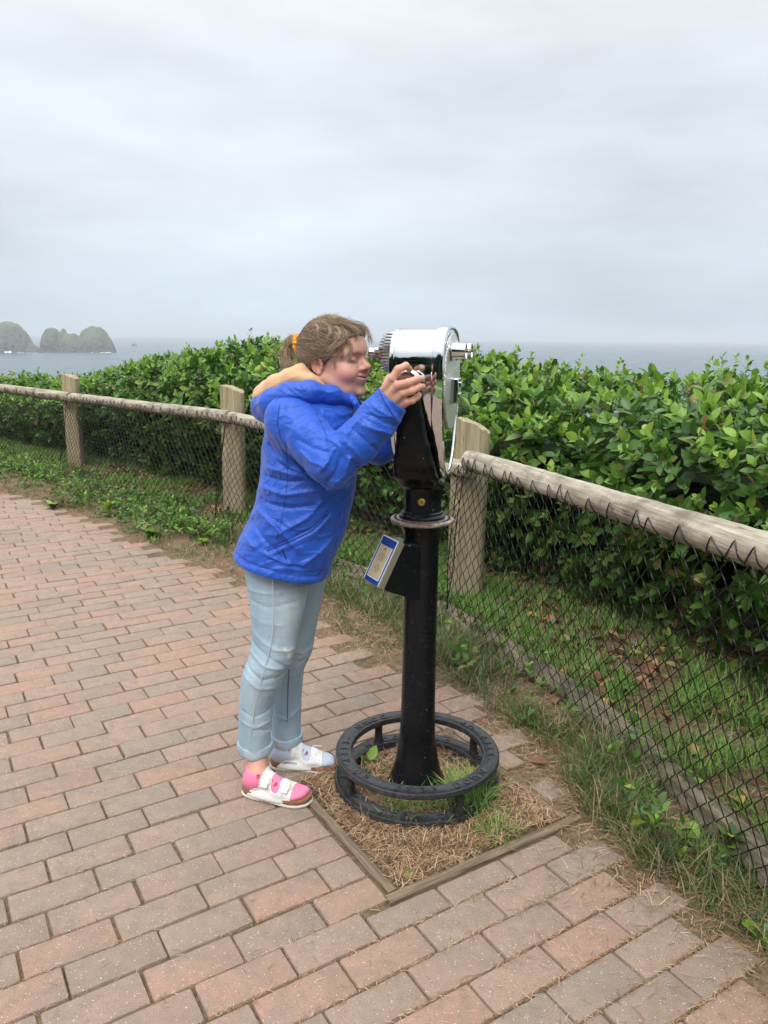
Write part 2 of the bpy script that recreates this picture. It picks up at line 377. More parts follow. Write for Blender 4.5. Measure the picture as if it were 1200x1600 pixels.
# ================================================================== PAVING
mbk = mat('paver_clay'); t = NT(mbk); P = t.pos(); ri = t.geo().outputs['Random Per Island']
base = t.ramp(ri, [(0, (.40, .275, .21)), (.16, (.42, .28, .21)), (.3, (.34, .265, .21)), (.44, (.45, .268, .195)), (.56, (.385, .27, .205)), (.68, (.35, .245, .19)), (.8, (.46, .265, .19)), (.88, (.36, .265, .21)), (.91, (.39, .262, .20)), (.97, (.33, .255, .20))])
for nd in t.t.nodes:
    if nd.type == 'VALTORGB': nd.color_ramp.interpolation = 'CONSTANT'
big = t.noise(P, 3.1, 3, .6); base = t.mix(t.ramps(big, .35, .7, 0, .4), base, (.38, .265, .205)); half = t.noise(P, 7, 1, .5); base = t.mix(t.ramps(half, .56, .60, 0, .4), base, (.29, .24, .195)); st = t.noise(P, 1.5, 5, .75); base = t.mix(t.ramps(st, .50, .70, 0, .55), base, (.23, .185, .14))
cl = t.noise(P, 24, 4, .7); base = t.mix(t.ramps(cl, .42, .7, 0, .5), base, (.215, .175, .14))
fine = t.noise(P, 420, 2, .6); base = t.mix(t.ramps(fine, .50, .68, 0, .75), base, (.13, .10, .08)); f3 = t.noise(P, 900, 2, .6); base = t.mix(t.ramps(f3, .5, .7, 0, .5), base, (.55, .47, .38))
vo = t.n('ShaderNodeTexVoronoi', i_Vector=P, i_Scale=95.0).outputs['Distance']; spk = t.math('MULTIPLY', t.ramps(vo, .17, .09), t.ramps(t.noise(P, 60, 1, .5), .42, .5))
base = t.mix(spk, base, (.75, .70, .62)); t.color(base); t.b.inputs['Roughness'].default_value = .88
t.bump(t.math('ADD', fine, t.math('MULTIPLY', cl, .8)), .8, .005)
BL, BW, GAP = .2295, .1103, .0052
cent = []; rows = range(-64, 120)
org = SQ0-NU*.012
for r in rows:
    off = (.5 if r % 2 else 0)*BL+random.uniform(-.02, .02)+(.03 if r % 5 == 0 else 0)
    v = (r+.5)*BW
    for k in range(-56, 40):
        u = (k+.5)*BL+off; c = org+NU*u+NV*v
        if c[1] < -2.3 or c[1] > 12 or c[0] < -11 or c[0] > 4: continue
        cent.append((c[0], c[1], u, v))
cent = np.array(cent); dE, _ = side(EDGE, cent[:, 0], cent[:, 1])
keep = dE < -.0+.05*(RNG.random(len(cent))-.5); cent = cent[keep]
mbv = []; mbq = []; nb = 0; sqv = (lambda c: ((c-SQ0)@NU, (c-SQ0)@NV))
for (cx_, cy_, u, v) in cent:
    hu = BL/2-GAP/2-random.uniform(0, .0025); hv = BW/2-GAP/2-random.uniform(0, .002)
    lo_u, hi_u, lo_v, hi_v = -hu, hu, -hv, hv; c = np.array([cx_, cy_]); su, sv = sqv(c)
    mg_ = .038   # clear the timber frame
    a0, a1, b0, b1 = su-hu, su+hu, sv-hv, sv+hv; S0, S1 = -mg_+.01, SQL+mg_-.01
    if a1 > S0 and a0 < S1 and b1 > S0 and b0 < S1:
        cuts = [(a1-S0, 'hu'), (S1-a0, 'lu'), (b1-S0, 'hv'), (S1-b0, 'lv')]; amt, w_ = min(cuts)
        if w_ == 'hu': hi_u -= amt
        if w_ == 'lu': lo_u += amt
        if w_ == 'hv': hi_v -= amt
        if w_ == 'lv': lo_v += amt
        if hi_u-lo_u < .03 or hi_v-lo_v < .02: continue
    rot = random.gauss(0, .006); dz = random.gauss(0, .0012); tx, ty = random.gauss(0, .006), random.gauss(0, .008); ch = .0022
    R2 = np.array([[math.cos(rot), -math.sin(rot)], [math.sin(rot), math.cos(rot)]])
    jx, jy = random.gauss(0, .0012), random.gauss(0, .001)
    def ring(ins, z):
        o_ = []
        cr = .0035
        for (sx, sy) in ((lo_u+ins, lo_v+ins), (hi_u-ins, lo_v+ins), (hi_u-ins, hi_v-ins), (lo_u+ins, hi_v-ins)):
            qx = cr if sx < (lo_u+hi_u)/2 else -cr; qy = cr if sy < (lo_v+hi_v)/2 else -cr
            a_ = (sx+qx, sy); b_ = (sx, sy+qy)
            first, sec = (b_, a_) if (qx > 0) == (qy > 0) else (a_, b_)
            o_ += [first, sec]
        res = []
        for (x, y) in o_:
            p = R2@np.array([x, y]); res.append((*(c+NU*(p[0]+jx)+NV*(p[1]+jy)), z+dz+tx*x+ty*y))
        return res
    V = ring(0, -.03)+ring(0, -ch)+ring(ch*.45, -ch*.3)+ring(ch, 0)
    mbv += V
    f = [tuple(nb+24+i for i in range(8))]
    for L_ in range(3):
        f += [(nb+L_*8+i, nb+L_*8+(i+1) % 8, nb+L_*8+8+(i+1) % 8, nb+L_*8+8+i) for i in range(8)]
    mbq.append(f); nb += 32
F8 = np.array([f[0] for f in mbq]); F4 = np.array([q for f in mbq for q in f[1:]])
path = np_mesh('path', np.array(mbv), [F8, F4], mbk, smooth=False); tag(path, kind='structure')
# timber frame around the viewer's bed
mt = mat('edging_timber'); t = NT(mt); P = t.obj(); g1 = t.noise(t.mapv(P, (4, 90, 60)), 1.6, 6, .7)
t.color(t.mix(t.ramps(g1, .38, .62), (.12, .085, .055), (.26, .195, .13))); t.b.inputs['Roughness'].default_value = .9; t.bump(g1, .8, .004)
fr = empty('timber_edging', (SQ0[0]+.3, SQ0[1]+.3, 0)); tag(fr, 'square frame of weathered timber boards set in the paving round the viewer base', 'edging')
tw, L = .0155, SQL
for (u0, v0, u1, v1) in ((-.03, 0, L+.03, 0), (L, .02, L, L-.02), (-.03, L, L+.03, L), (0, .02, 0, L-.02)):
    p0 = SQ0+NU*u0+NV*v0; p1_ = SQ0+NU*u1+NV*v1; d = p1_-p0; ln = np.linalg.norm(d)
    V = []; n_ = 14
    for k in range(n_):
        tt = k/(n_-1)*ln
        for (yy, zz) in ((-tw, -.05), (-tw, -.001), (-tw+.003, .002), (tw-.003, .002), (tw, -.001), (tw, -.05)):
            V.append((tt-ln/2, yy+random.gauss(0, .0008), zz+random.gauss(0, .0009)))
    mb = MB(); mb.add(V, [(k*6+j, k*6+(j+1) % 6, k*6+6+(j+1) % 6, k*6+6+j) for k in range(n_-1) for j in range(6)]+[tuple(range(6)), tuple((n_-1)*6+j for j in range(6))])
    o = mb.build('board', mt, None, smooth=False); mid = (p0+p1_)/2; o.location = (mid[0], mid[1], .003); o.rotation_euler.z = math.atan2(d[1], d[0]); child(o, fr)
# ================================================================== FENCE
def wood(name, c1, c2, c3, sc=(40, 40, 3), bump=.5):
    m = mat(name); t = NT(m); P = t.obj(); g1 = t.noise(t.mapv(P, sc), 1, 6, .68); g2 = t.noise(P, 7, 4, .6); g3 = t.noise(t.mapv(P, tuple(s*2.6 for s in sc)), 1, 4, .6)
    c = t.mix(t.ramps(g1, .36, .64), c1, c2); c = t.mix(t.ramps(g2, .48, .68, 0, .8), c, c3); c = t.mix(t.ramps(g3, .62, .70, 0, .85), c, (.03, .026, .02))
    t.color(c); t.b.inputs['Roughness'].default_value = .88; t.bump(t.math('ADD', g1, g3), bump, .006); return m
m_post = wood('post_wood', (.26, .21, .12), (.48, .41, .26), (.25, .215, .15), sc=(34, 34, 2.2), bump=.9)
m_rail = wood('rail_wood', (.26, .225, .17), (.55, .50, .40), (.16, .13, .095), sc=(3.0, 42, 42), bump=.8)
m_log = wood('log_wood', (.09, .07, .045), (.30, .25, .175), (.05, .05, .025), sc=(3.0, 42, 42), bump=1.)
m_wire = mat('vinyl_wire', (.012, .012, .013), .38)
fence = empty('wire_fence', (.45, 4.1, 0)); tag(fence, 'low timber post and rail fence hung with black chain link along the path', 'fence')
def post(px, pyt, Y, wid, slope, yaw, seed):
    x, _, zt = at(px, pyt, Y); rr = random.Random(seed); n = 18; dep = wid*.62; hs = np.concatenate([np.linspace(-.05, zt-.10, 14), np.linspace(zt-.085, zt+.02, 7)])
    V = []; lv = len(hs)
    for z in hs:
        for j in range(n):
            a = 2*math.pi*j/n; ca, sa = math.cos(a), math.sin(a)
            e = 2/3.2; u = wid/2*math.copysign(abs(ca)**e, ca); v = dep/2*math.copysign(abs(sa)**e, sa)
            k = 1+.03*math.sin(j*2.1+seed)+.012*math.sin(z*9+j)
            u *= k; v *= k
            q = (u/(wid/2)+1)/2; top = zt+.012-slope*q**2-.004*math.sin(j*3+seed)
            V.append((u, v, min(z, top-(0.0 if z < top else .004*(j % 2)))))
    # top cap ring levels
    F = [(i*n+j, i*n+(j+1) % n, (i+1)*n+(j+1) % n, (i+1)*n+j) for i in range(lv-1) for j in range(n)]
    c0 = len(V); base = (lv-1)*n; q0 = .5; V.append((0, 0, zt+.012-slope*q0**2)); F += [(base+j, base+(j+1) % n, c0) for j in range(n)]
    mb = MB(); mb.add(V, F); o = mb.build('post', m_post); o.location = (x, Y, 0); o.rotation_euler = (random.gauss(0, .008), random.gauss(0, .01), yaw); child(o, fence); return o
post(735, 656, 4.24, .205, .075, math.radians(-14), 1)
post(361, 604, 6.27, .20, .055, math.radians(-22), 2)
post(109, 586, 8.62, .20, .05, math.radians(-24), 3)
post(-190, 590, 10.6, .2, .05, math.radians(-24), 4)
post(1500, 700, 1.45, .2, .06, math.radians(-60), 5)
def log(P3, rad, name, m, seed, kn=0.04):
    P3 = lerp_poly(P3, .05); rr = random.Random(seed); n = 22; k = len(P3)
    mid = P3[k//2].copy(); d0 = P3[-1]-P3[0]; ang = math.atan2(d0[1], d0[0]); Ri = rotz(-ang); V = []
    s = np.concatenate([[0], np.cumsum(np.linalg.norm(np.diff(P3, axis=0), axis=1))])
    for i in range(k):
        T = P3[min(i+1, k-1)]-P3[max(i-1, 0)]; T /= np.linalg.norm(T); A = np.array([0, 0, 1.])-T*T[2]; A /= np.linalg.norm(A); B = np.cross(T, A)
        for j in range(n):
            a = 2*math.pi*j/n; r = rad*(1+kn*math.sin(3*a+seed+s[i]*.7)+kn*.8*math.sin(s[i]*3.1+a)+.02*math.sin(s[i]*17+5*a)+rr.gauss(0, .012))
            if i in (0, k-1): r *= .93
            V.append(Ri@(P3[i]+r*(A*math.cos(a)+B*math.sin(a))-mid))
    F = [(i*n+j, i*n+(j+1) % n, (i+1)*n+(j+1) % n, (i+1)*n+j) for i in range(k-1) for j in range(n)]+[tuple(range(n))[::-1], tuple((k-1)*n+j for j in range(n))]
    mb = MB(); mb.add(V, F); o = mb.build(name, m); o.location = mid; o.rotation_euler.z = ang; child(o, fence); return o
RAIL_R = [(.455, 4.10, .862), (.70, 3.15, .905), (1.0, 1.95, .962), (1.13, 1.35, .99)]
RAIL_L = [(.47, 4.13, .80), (-.35, 5.05, .835), (-1.223, 6.15, .865), (-2.3, 7.28, .85), (-3.399, 8.4, .83), (-4.72, 9.5, .85), (-6.6, 10.9, .83)]
log(RAIL_R, .051, 'top_rail', m_rail, 1); log(RAIL_L[:3], .047, 'top_rail', m_rail, 2); log([RAIL_L[2]+np.array([-.03, .035, 0]) if False else (-1.25, 6.18, .866)]+RAIL_L[3:5], .049, 'top_rail', m_rail, 3); log([(-3.43, 8.43, .832)]+RAIL_L[5:], .052, 'top_rail', m_rail, 4)
LOG3 = [(x, y, .045) for x, y in LOG]
log(LOG3[:8]+[(.16, 4.2, .045)], .055, 'bottom_log', m_log, 5, .07); log([(.10, 4.27, .04)]+LOG3[9:12], .052, 'bottom_log', m_log, 6, .07); log([(-2.5, 7.12, .04)]+LOG3[12:], .055, 'bottom_log', m_log, 7, .07)
def at_s(P, s):
    P = np.asarray(P, float); L = np.concatenate([[0], np.cumsum(np.linalg.norm(np.diff(P[:, :2], axis=0), axis=1))]); return np.stack([np.interp(s, L, P[:, i]) for i in range(P.shape[1])], -1)
def wire_panel(RP, LP, Wd, shear, seed):
    RP = np.asarray(RP, float); Ls = np.linalg.norm(np.diff(RP[:, :2], axis=0), axis=1).sum()
    LPp = np.asarray(LP, float); Ll = np.linalg.norm(np.diff(LPp[:, :2], axis=0), axis=1).sum()
    half = Wd/2; nw = int(Ls/half)+6; nk = int(.84/half*1.0)+1; V = []; Fq = []; b = 0; NS = 5
    for i in range(-4, nw):
        pts = []
        for k in range(nk*1+1):
            f = k/nk; par = (k+i) % 2
            for sub in ((0, .5) if k < nk else (0,)):
                ff = (k+sub)/nk
                if sub == 0: so_ = par*half; dn = (.0022 if par else -.0022)
                else: so_ = half/2; dn = 0
                s = i*half+so_-shear*(ff-.3)*.85+.012*math.sin(ff*7+i*.23+seed)
                s = min(max(s, 0), Ls-1e-3); q = s/Ls
                T = at_s(RP, s); Bt = at_s(LPp, q*Ll)
                top = T+np.array([0, 0, -.03]); bot = np.array([Bt[0], Bt[1], .03])
                p = top*(1-ff)+bot*ff
                d = at_s(RP, min(s+.02, Ls))-at_s(RP, max(s-.02, 0)); nrm = np.array([-d[1], d[0], 0]); nrm /= np.linalg.norm(nrm)+1e-9
                if nrm[1] > 0: nrm = -nrm
                bulge = .058+.02*math.sin(ff*3.1)*(vnoise(s*1.3, seed)-.2)+.03*(vnoise(s*2.2, ff*3, seed)-.5)*math.sin(math.pi*ff)
                p = p+nrm*(bulge+dn); p[2] += .012*(vnoise(s*2.5, ff*2, seed+3)-.5); pts.append(p)
        P_ = np.array(pts); k_ = len(P_); r = .0021
        T = np.gradient(P_, axis=0); T /= np.linalg.norm(T, axis=1, keepdims=True)+1e-9
        A = np.cross(T, np.array([.3, .9, .1])); A /= np.linalg.norm(A, axis=1, keepdims=True)+1e-9; B = np.cross(T, A)
        for j in range(NS):
            a = 2*math.pi*j/NS; V.append(P_+r*(A*math.cos(a)+B*math.sin(a)))
        idx = b+np.arange(NS*k_).reshape(NS, k_)
        for j in range(NS): Fq.append(np.stack([idx[j, :-1], idx[j, 1:], idx[(j+1) % NS, 1:], idx[(j+1) % NS, :-1]], 1))
        b += NS*k_
    return np.concatenate(V), np.concatenate(Fq)
for args in ((RAIL_R, LOG[7:1:-1], .078, .22, 1), (RAIL_L[:3], [(.369, 3.894), (.12, 4.25), (-.29, 4.80), (-1.29, 5.91)], .075, .05, 2), (RAIL_L[2:5], [(-1.29, 5.91), (-2.47, 7.08), (-3.457, 8.18)], .075, .05, 3), (RAIL_L[4:], [(-3.457, 8.18), (-4.669, 9.25), (-6.6, 10.8)], .075, .05, 4)):
    if args[0] is RAIL_R: args = (RAIL_R, [(.40, 3.88), (.563, 3.48), (.802, 2.967), (.943, 2.548), (1.024, 2.172), (1.094, 1.914), (1.16, 1.35)], .078, .2, 1)
    V, Fq = wire_panel(*args); np_mesh('wire_mesh', V, [Fq], m_wire, fence)
# ties lacing the mesh to the rails
mb = MB()
for RP, rad in ((RAIL_R, .051), (RAIL_L[:3], .047), (RAIL_L[2:5], .049), (RAIL_L[4:], .052)):
    RP = np.asarray(RP, float); Ls = np.linalg.norm(np.diff(RP[:, :2], axis=0), axis=1).sum(); s = .05
    while s < Ls-.05:
        c = at_s(RP, s); d = at_s(RP, s+.02)-at_s(RP, s-.02); d /= np.linalg.norm(d); nrm = np.array([-d[1], d[0], 0]); nrm /= np.linalg.norm(nrm)
        if nrm[1] > 0: nrm = -nrm
        up = np.array([0, 0, 1.]); pts = []
        jit = random.uniform(-.02, .02); hi = random.uniform(5, 35)
        for al, ds_ in ((-100, -.055), (-70, -.045), (-40, -.03), (-15, -.012+jit*.3), (hi*.6, 0+jit*.5), (hi, .004+jit*.5), (hi*.5, .01+jit*.5), (-20, .028), (-50, .04), (-80, .05)):
            a = math.radians(al); pts.append(c+d*ds_*1.1+(nrm*math.cos(a)+up*math.sin(a))*(rad*1.06+.003))
        mb.tube(pts, .0022, 5); s += .078*random.choice((1, 1, 1, 2)) if RP is not None else 0
mb.build('wire_tie', m_wire, fence)
# ================================================================== AIR
hz = bpy.data.materials.new('sea_haze'); hz.use_nodes = True; nt = hz.node_tree; nt.nodes.clear()
o_ = nt.nodes.new('ShaderNodeOutputMaterial'); pv = nt.nodes.new('ShaderNodeVolumePrincipled'); pv.inputs['Color'].default_value = (.86, .93, 1, 1)
pv.inputs['Density'].default_value = .00013; pv.inputs['Anisotropy'].default_value = 0.0; nt.links.new(pv.outputs[0], o_.inputs['Volume'])
mb = MB(); mb.box((0, 12000, 20), (27000, 14800, 77)); hzo = mb.build('haze', hz, smooth=False); tag(hzo, kind='stuff')
# ================================================================== FOLIAGE
def leafmat(name, stops, rough=.38, trans=.25, spec=.5):
    m = mat(name); t = NT(m); ri = t.geo().outputs['Random Per Island']; c = t.ramp(ri, stops)
    nz = t.noise(t.pos(), 90, 2, .5); c = t.mix(t.ramps(nz, .3, .75, 0, .3), c, tuple(x*.6 for x in stops[0][1])); t.color(c)
    t.b.inputs['Roughness'].default_value = rough; t.b.inputs['Specular IOR Level'].default_value = spec
    tr = t.n('ShaderNodeBsdfTranslucent'); t.l(c, tr.inputs[0]); mx_ = t.n('ShaderNodeMixShader', i_0=trans); o = t.t.nodes['Material Output']
    t.l(t.b.outputs[0], mx_.inputs[1]); t.l(tr.outputs[0], mx_.inputs[2]); t.l(mx_.outputs[0], o.inputs[0]); return m
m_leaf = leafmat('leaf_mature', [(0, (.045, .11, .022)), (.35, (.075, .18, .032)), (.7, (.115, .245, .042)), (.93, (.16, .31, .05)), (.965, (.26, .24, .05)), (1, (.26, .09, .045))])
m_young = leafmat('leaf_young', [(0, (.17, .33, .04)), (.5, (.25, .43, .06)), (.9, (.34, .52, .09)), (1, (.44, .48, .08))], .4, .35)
m_grass = leafmat('grass_blade', [(0, (.11, .25, .04)), (.4, (.20, .42, .07)), (.8, (.30, .52, .13)), (.9, (.36, .36, .15)), (1, (.48, .40, .24))], .55, .3, .3)
m_grassd = leafmat('verge_blade', [(0, (.045, .11, .025)), (.35, (.08, .17, .04)), (.55, (.16, .19, .075)), (.7, (.30, .25, .14)), (1, (.52, .41, .25))], .6, .25, .3)
m_needle = mat('needle'); t = NT(m_needle); ri = t.geo().outputs['Random Per Island']
t.color(t.ramp(ri, [(0, (.13, .075, .04)), (.3, (.26, .14, .07)), (.6, (.40, .235, .125)), (.85, (.52, .35, .21)), (1, (.64, .50, .34))])); t.b.inputs['Roughness'].default_value = .75
m_dry = mat('dry_leaf'); t = NT(m_dry); ri = t.geo().outputs['Random Per Island']
t.color(t.ramp(ri, [(0, (.12, .06, .035)), (.5, (.24, .11, .06)), (.8, (.36, .2, .12)), (1, (.5, .33, .1))])); t.b.inputs['Roughness'].default_value = .7
m_twig = mat('twig_bark', (.10, .07, .05), .9)
def leaf_tpl(rows, wid, fold=.12, droop=.18, tipw=None):
    V = [(0, 0, 0)]; T = []
    for (tt, ww) in rows:
        z = -droop*tt*tt; V += [(-ww*wid, tt, z+fold*ww*wid*2), (0, tt, z), (ww*wid, tt, z+fold*ww*wid*2)]
    V.append((0, 1, -droop)); n = len(rows)
    T += [(0, 2, 1), (0, 3, 2)]
    for i in range(n-1):
        a = 1+3*i; b = a+3
        for q in (0, 1): T += [(a+q, a+q+1, b+q+1), (a+q, b+q+1, b+q)]
    a = 1+3*(n-1); L_ = len(V)-1; T += [(a, a+1, L_), (a+1, a+2, L_)]
    return np.array(V, float), np.array(T)
LEAF_HI = leaf_tpl([(.12, .62), (.32, .98), (.55, 1.0), (.78, .66), (.92, .25)], .27)
LEAF_LO = leaf_tpl([(.3, .95), (.7, .75)], .27)
BLADE = leaf_tpl([(.02, 1), (.35, .9), (.7, .6)], .02, 0, .45)
BV = np.array([(-.5, 0, 0), (.5, 0, 0), (-.45, .35, -.05), (.45, .35, -.05), (-.3, .7, -.2), (.3, .7, -.2), (0, 1, -.42)]); BT = np.array([(0, 1, 3), (0, 3, 2), (2, 3, 5), (2, 5, 4), (4, 5, 6)])
def unit(a): return a/(np.linalg.norm(a, axis=-1, keepdims=True)+1e-9)
def sprigs(P, N, size, nleaf, young, tpl_pick=None, droop=.0):
    """each sprig: leaves set round a short shoot. returns list (Rm,S,P,young)"""
    k = len(P); A = unit(N+.55*RNG.normal(size=(k, 3))+np.array([0, 0, .55])); out = []
    ref = unit(np.cross(A, RNG.normal(size=(k, 3)))); ref2 = np.cross(A, ref)
    for j in range(nleaf):
        ph = j*2.4+RNG.uniform(-.4, .4, k); f = (j+.5)/nleaf
        out_dir = ref*np.cos(ph)[:, None]+ref2*np.sin(ph)[:, None]
        spread = (.95-.75*f+RNG.uniform(-.15, .2, k))[:, None]
        Yd = unit(A*(1-spread*.55)+out_dir*spread+RNG.normal(size=(k, 3))*.12-np.array([0, 0, droop]))
        Nn = unit(A*spread-out_dir*(1-spread*.4)+RNG.normal(size=(k, 3))*.15)
        Rm = frames(Yd, Nn); sz = size*(1.0-.35*f)*RNG.uniform(.75, 1.25, k)
        pos = P+A*(f-.5)[None] if np.ndim(f) else P+A*((f-.3)*size*1.0)[:, None]
        out.append((Rm, np.stack([sz*RNG.uniform(.85, 1.2, k), sz, sz], 1), pos, young & (f > .45) if isinstance(young, np.ndarray) else young))
    return out
def collect(out, tpl):
    Rm = np.concatenate([o[0] for o in out]); S = np.concatenate([o[1] for o in out]); P = np.concatenate([o[2] for o in out]); yg = np.concatenate([np.broadcast_to(o[3], len(o[2])) for o in out])
    V, F = scatter(tpl[0], tpl[1], Rm, S, P); mi = np.repeat(yg.astype(np.int32), len(tpl[1])); return V, F, mi
LOGX = np.vstack([LOG[:1]+np.array([[.05, -1.3]]), LOG])
Ltot = np.linalg.norm(np.diff(LOGX, axis=0), axis=1).sum()
_ss = np.linspace(0, Ltot, 400); _pp = at_s(LOGX, _ss); _tt = np.gradient(_pp, axis=0); _tt = unit(_tt)
for _ in range(30): _tt[1:-1] = unit((_tt[:-2]+_tt[2:]+_tt[1:-1])/3)
def place(s, dl):
    p = np.stack([np.interp(s, _ss, _pp[:, i]) for i in (0, 1)], -1); tt = unit(np.stack([np.interp(s, _ss, _tt[:, i]) for i in (0, 1)], -1))
    n = np.stack([tt[:, 1], -tt[:, 0]], -1); return p+n*dl[:, None], n
print('side check', place(np.array([4.3]), np.array([.8])), Ltot)
PR = np.array([(.90, .02), (.76, .18), (.60, .42), (.50, .62), (.56, .80), (.80, .93), (1.2, .99), (1.7, 1.0), (2.3, .95), (2.9, .85), (3.2, .6)])
prl = np.concatenate([[0], np.cumsum(np.linalg.norm(np.diff(PR, axis=0), axis=1))]); PRL = prl[-1]
def Hc(s):
    s = s-1.3
    return np.interp(s, [0, 2, 4, 6.2, 7.8, 8.6, 9.3, 10.2, 12, 14], [1.24, 1.26, 1.27, 1.32, 1.31, 1.15, .96, .84, .80, .80])
def hedge_pts(s, u, inset=0., lump=.12):
    q = u*PRL; dl = np.interp(q, prl, PR[:, 0]); zz = np.interp(q, prl, PR[:, 1]); e = .03
    dz = np.interp(q+e, prl, PR[:, 1])-np.interp(q-e, prl, PR[:, 1]); dd = np.interp(q+e, prl, PR[:, 0])-np.interp(q-e, prl, PR[:, 0])
    nl = unit(np.stack([-dz, dd], -1)+1e-6)       # normal in (dl,z)
    lm = lump*(vnoise(s*2.6, u*6, 11)-.5)+lump*.8*(vnoise(s*6.5, u*15, 12)-.5)-inset
    H = Hc(s)+.10*(vnoise(s*1.6, u*0, 15)-.5)+.05*(vnoise(s*5, u*2, 16)-.5)
    far = np.where(s > 8.0, .25, 0)
    d2 = dl+nl[:, 0]*lm-np.clip(s-7.2, 0, 1)*.12; z2 = zz*H+nl[:, 1]*lm; p, n = place(s, d2)
    N = np.stack([n[:, 0]*nl[:, 0], n[:, 1]*nl[:, 0], nl[:, 1]], -1); return np.column_stack([p, z2]), unit(N)
hedge = empty('hedge', (1.6, 5.2, 0)); tag(hedge, 'dense glossy leafed evergreen hedge behind the wire fence, hiding most of the sea', 'hedge')
# outer shell of sprigs
def shell(n, inset, size, nleaf, tpl, name, u_lo=0., youngp=.6, smin_=0., smax=None, weight_low=.95):
    s = RNG.uniform(smin_, smax or Ltot-.2, n); u = RNG.uniform(u_lo, 1, n)
    low = np.interp(u*PRL, prl, PR[:, 1]); keepp = RNG.random(n) < np.where(low < .5, weight_low*np.clip(.35+1.3*vnoise(s*2.2, low*4, 21), 0, 1), 1)
    back = u > .62; keepp &= ~(back & (RNG.random(n) < .45))
    s, u = s[keepp], u[keepp]; P, N = hedge_pts(s, u, inset+np.abs(RNG.normal(size=len(s)))*.03)
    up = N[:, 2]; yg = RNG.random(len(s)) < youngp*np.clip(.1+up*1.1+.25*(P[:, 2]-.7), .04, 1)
    sz = size*RNG.uniform(.65, 1.3, len(s))
    o = sprigs(P, N, sz, nleaf, yg, droop=.1); V, F, mi = collect(o, tpl)
    return V, F, mi
Vs = []; Fs = []; Ms = []; nb = 0
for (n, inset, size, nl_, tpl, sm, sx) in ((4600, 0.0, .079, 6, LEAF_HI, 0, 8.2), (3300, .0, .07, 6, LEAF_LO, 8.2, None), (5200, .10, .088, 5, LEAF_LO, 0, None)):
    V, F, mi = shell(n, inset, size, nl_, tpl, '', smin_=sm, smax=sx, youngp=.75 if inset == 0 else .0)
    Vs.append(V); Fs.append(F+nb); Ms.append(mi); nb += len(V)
# taller shoots poking above the crest
n = 110; s = RNG.uniform(0, Ltot-.5, n); u = RNG.uniform(.42, .72, n); P, N = hedge_pts(s, u)
for k in range(4):
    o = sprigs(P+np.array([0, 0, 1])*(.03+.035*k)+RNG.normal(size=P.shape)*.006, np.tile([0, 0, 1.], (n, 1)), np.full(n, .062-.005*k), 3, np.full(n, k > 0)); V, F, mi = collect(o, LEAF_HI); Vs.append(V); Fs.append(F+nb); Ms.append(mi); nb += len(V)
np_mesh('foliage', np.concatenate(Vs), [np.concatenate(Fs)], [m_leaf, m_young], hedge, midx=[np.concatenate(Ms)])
# branches inside
mb = MB()
for i in range(300):
    s = random.uniform(0, Ltot-.2); d = random.uniform(.95, 1.6); p, _ = place(np.array([s]), np.array([d])); x, y = p[0]
    q, _ = place(np.array([s+random.uniform(-.3, .3)]), np.array([d+random.uniform(-.18, .25)])); H = float(Hc(np.array([s]))[0])*random.uniform(.5, .93)
    x1, y1 = q[0]; pts = []; n_ = 7; w1, w2 = random.uniform(-.05, .05), random.uniform(-.05, .05)
    for k in range(n_):
        f = k/(n_-1); pts.append((x+(x1-x)*f**1.3+w1*math.sin(f*5), y+(y1-y)*f**1.3+w2*math.sin(f*4), -.02+H*f))
    r = random.uniform(.003, .009); mb.tube(pts, [r*(1-.6*k/(n_-1)) for k in range(n_)], 5)
mb.build('branch', m_twig, hedge)
# added sheet inside the hedge, inner shade put into its dark colour, stops see-through
m_core = mat('hedge_shade_fill'); t = NT(m_core); P_ = t.pos(); vo = t.noise(P_, 30, 4, .7)
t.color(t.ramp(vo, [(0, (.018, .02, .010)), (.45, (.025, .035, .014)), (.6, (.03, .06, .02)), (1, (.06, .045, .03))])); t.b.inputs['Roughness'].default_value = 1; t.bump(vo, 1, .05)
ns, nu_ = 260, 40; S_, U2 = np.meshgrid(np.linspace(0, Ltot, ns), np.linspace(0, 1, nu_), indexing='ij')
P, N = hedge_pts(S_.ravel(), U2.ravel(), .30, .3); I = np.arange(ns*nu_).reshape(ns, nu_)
np_mesh('shade_backing', P, [np.stack([I[:-1, :-1], I[1:, :-1], I[1:, 1:], I[:-1, 1:]], -1).reshape(-1, 4)], m_core, hedge)
# ================================================================== GRASS
def blades(name, P, h, lean, wid, m, parent=None, kind='stuff', clump=.0, label=None):
    k = len(P); az = RNG.uniform(0, 2*math.pi, k); d = np.stack([np.cos(az), np.sin(az), np.zeros(k)], -1); l = np.abs(RNG.normal(size=k))*lean
    Yd = unit(np.array([0, 0, 1.])+d*l[:, None]); Nn = unit(-d+np.array([0, 0, .3])+RNG.normal(size=(k, 3))*.2)
    Rm = frames(Yd, Nn); S = np.stack([wid*RNG.uniform(.6, 1.3, k), h, h], 1); V, F = scatter(BV, BT, Rm, S, P)
    o = np_mesh(name, V, [F], m, parent)
    if parent is None: tag(o, kind=kind)
    return o
def zland(x, y): return land_h(x, y)
def verge_pts(n, lo, hi, patch=1, seed=0, thr=.5, rel=LOG):
    s = RNG.uniform(0, Ltot-.2, n); dl = RNG.uniform(lo, hi, n); p, _ = place(s, dl); de, _ = side(EDGE, p[:, 0], p[:, 1])
    v = vnoise(s*2.1*patch, dl*3*patch, seed)*.6+vnoise(s*7*patch, dl*8*patch, seed+1)*.4
    k = (v+RNG.uniform(-.12, .12, n) > thr) & (de > .06) & (~in_square(p[:, 0], p[:, 1], .03)); p = p[k]; return p, dl[k], v[k], s[k]
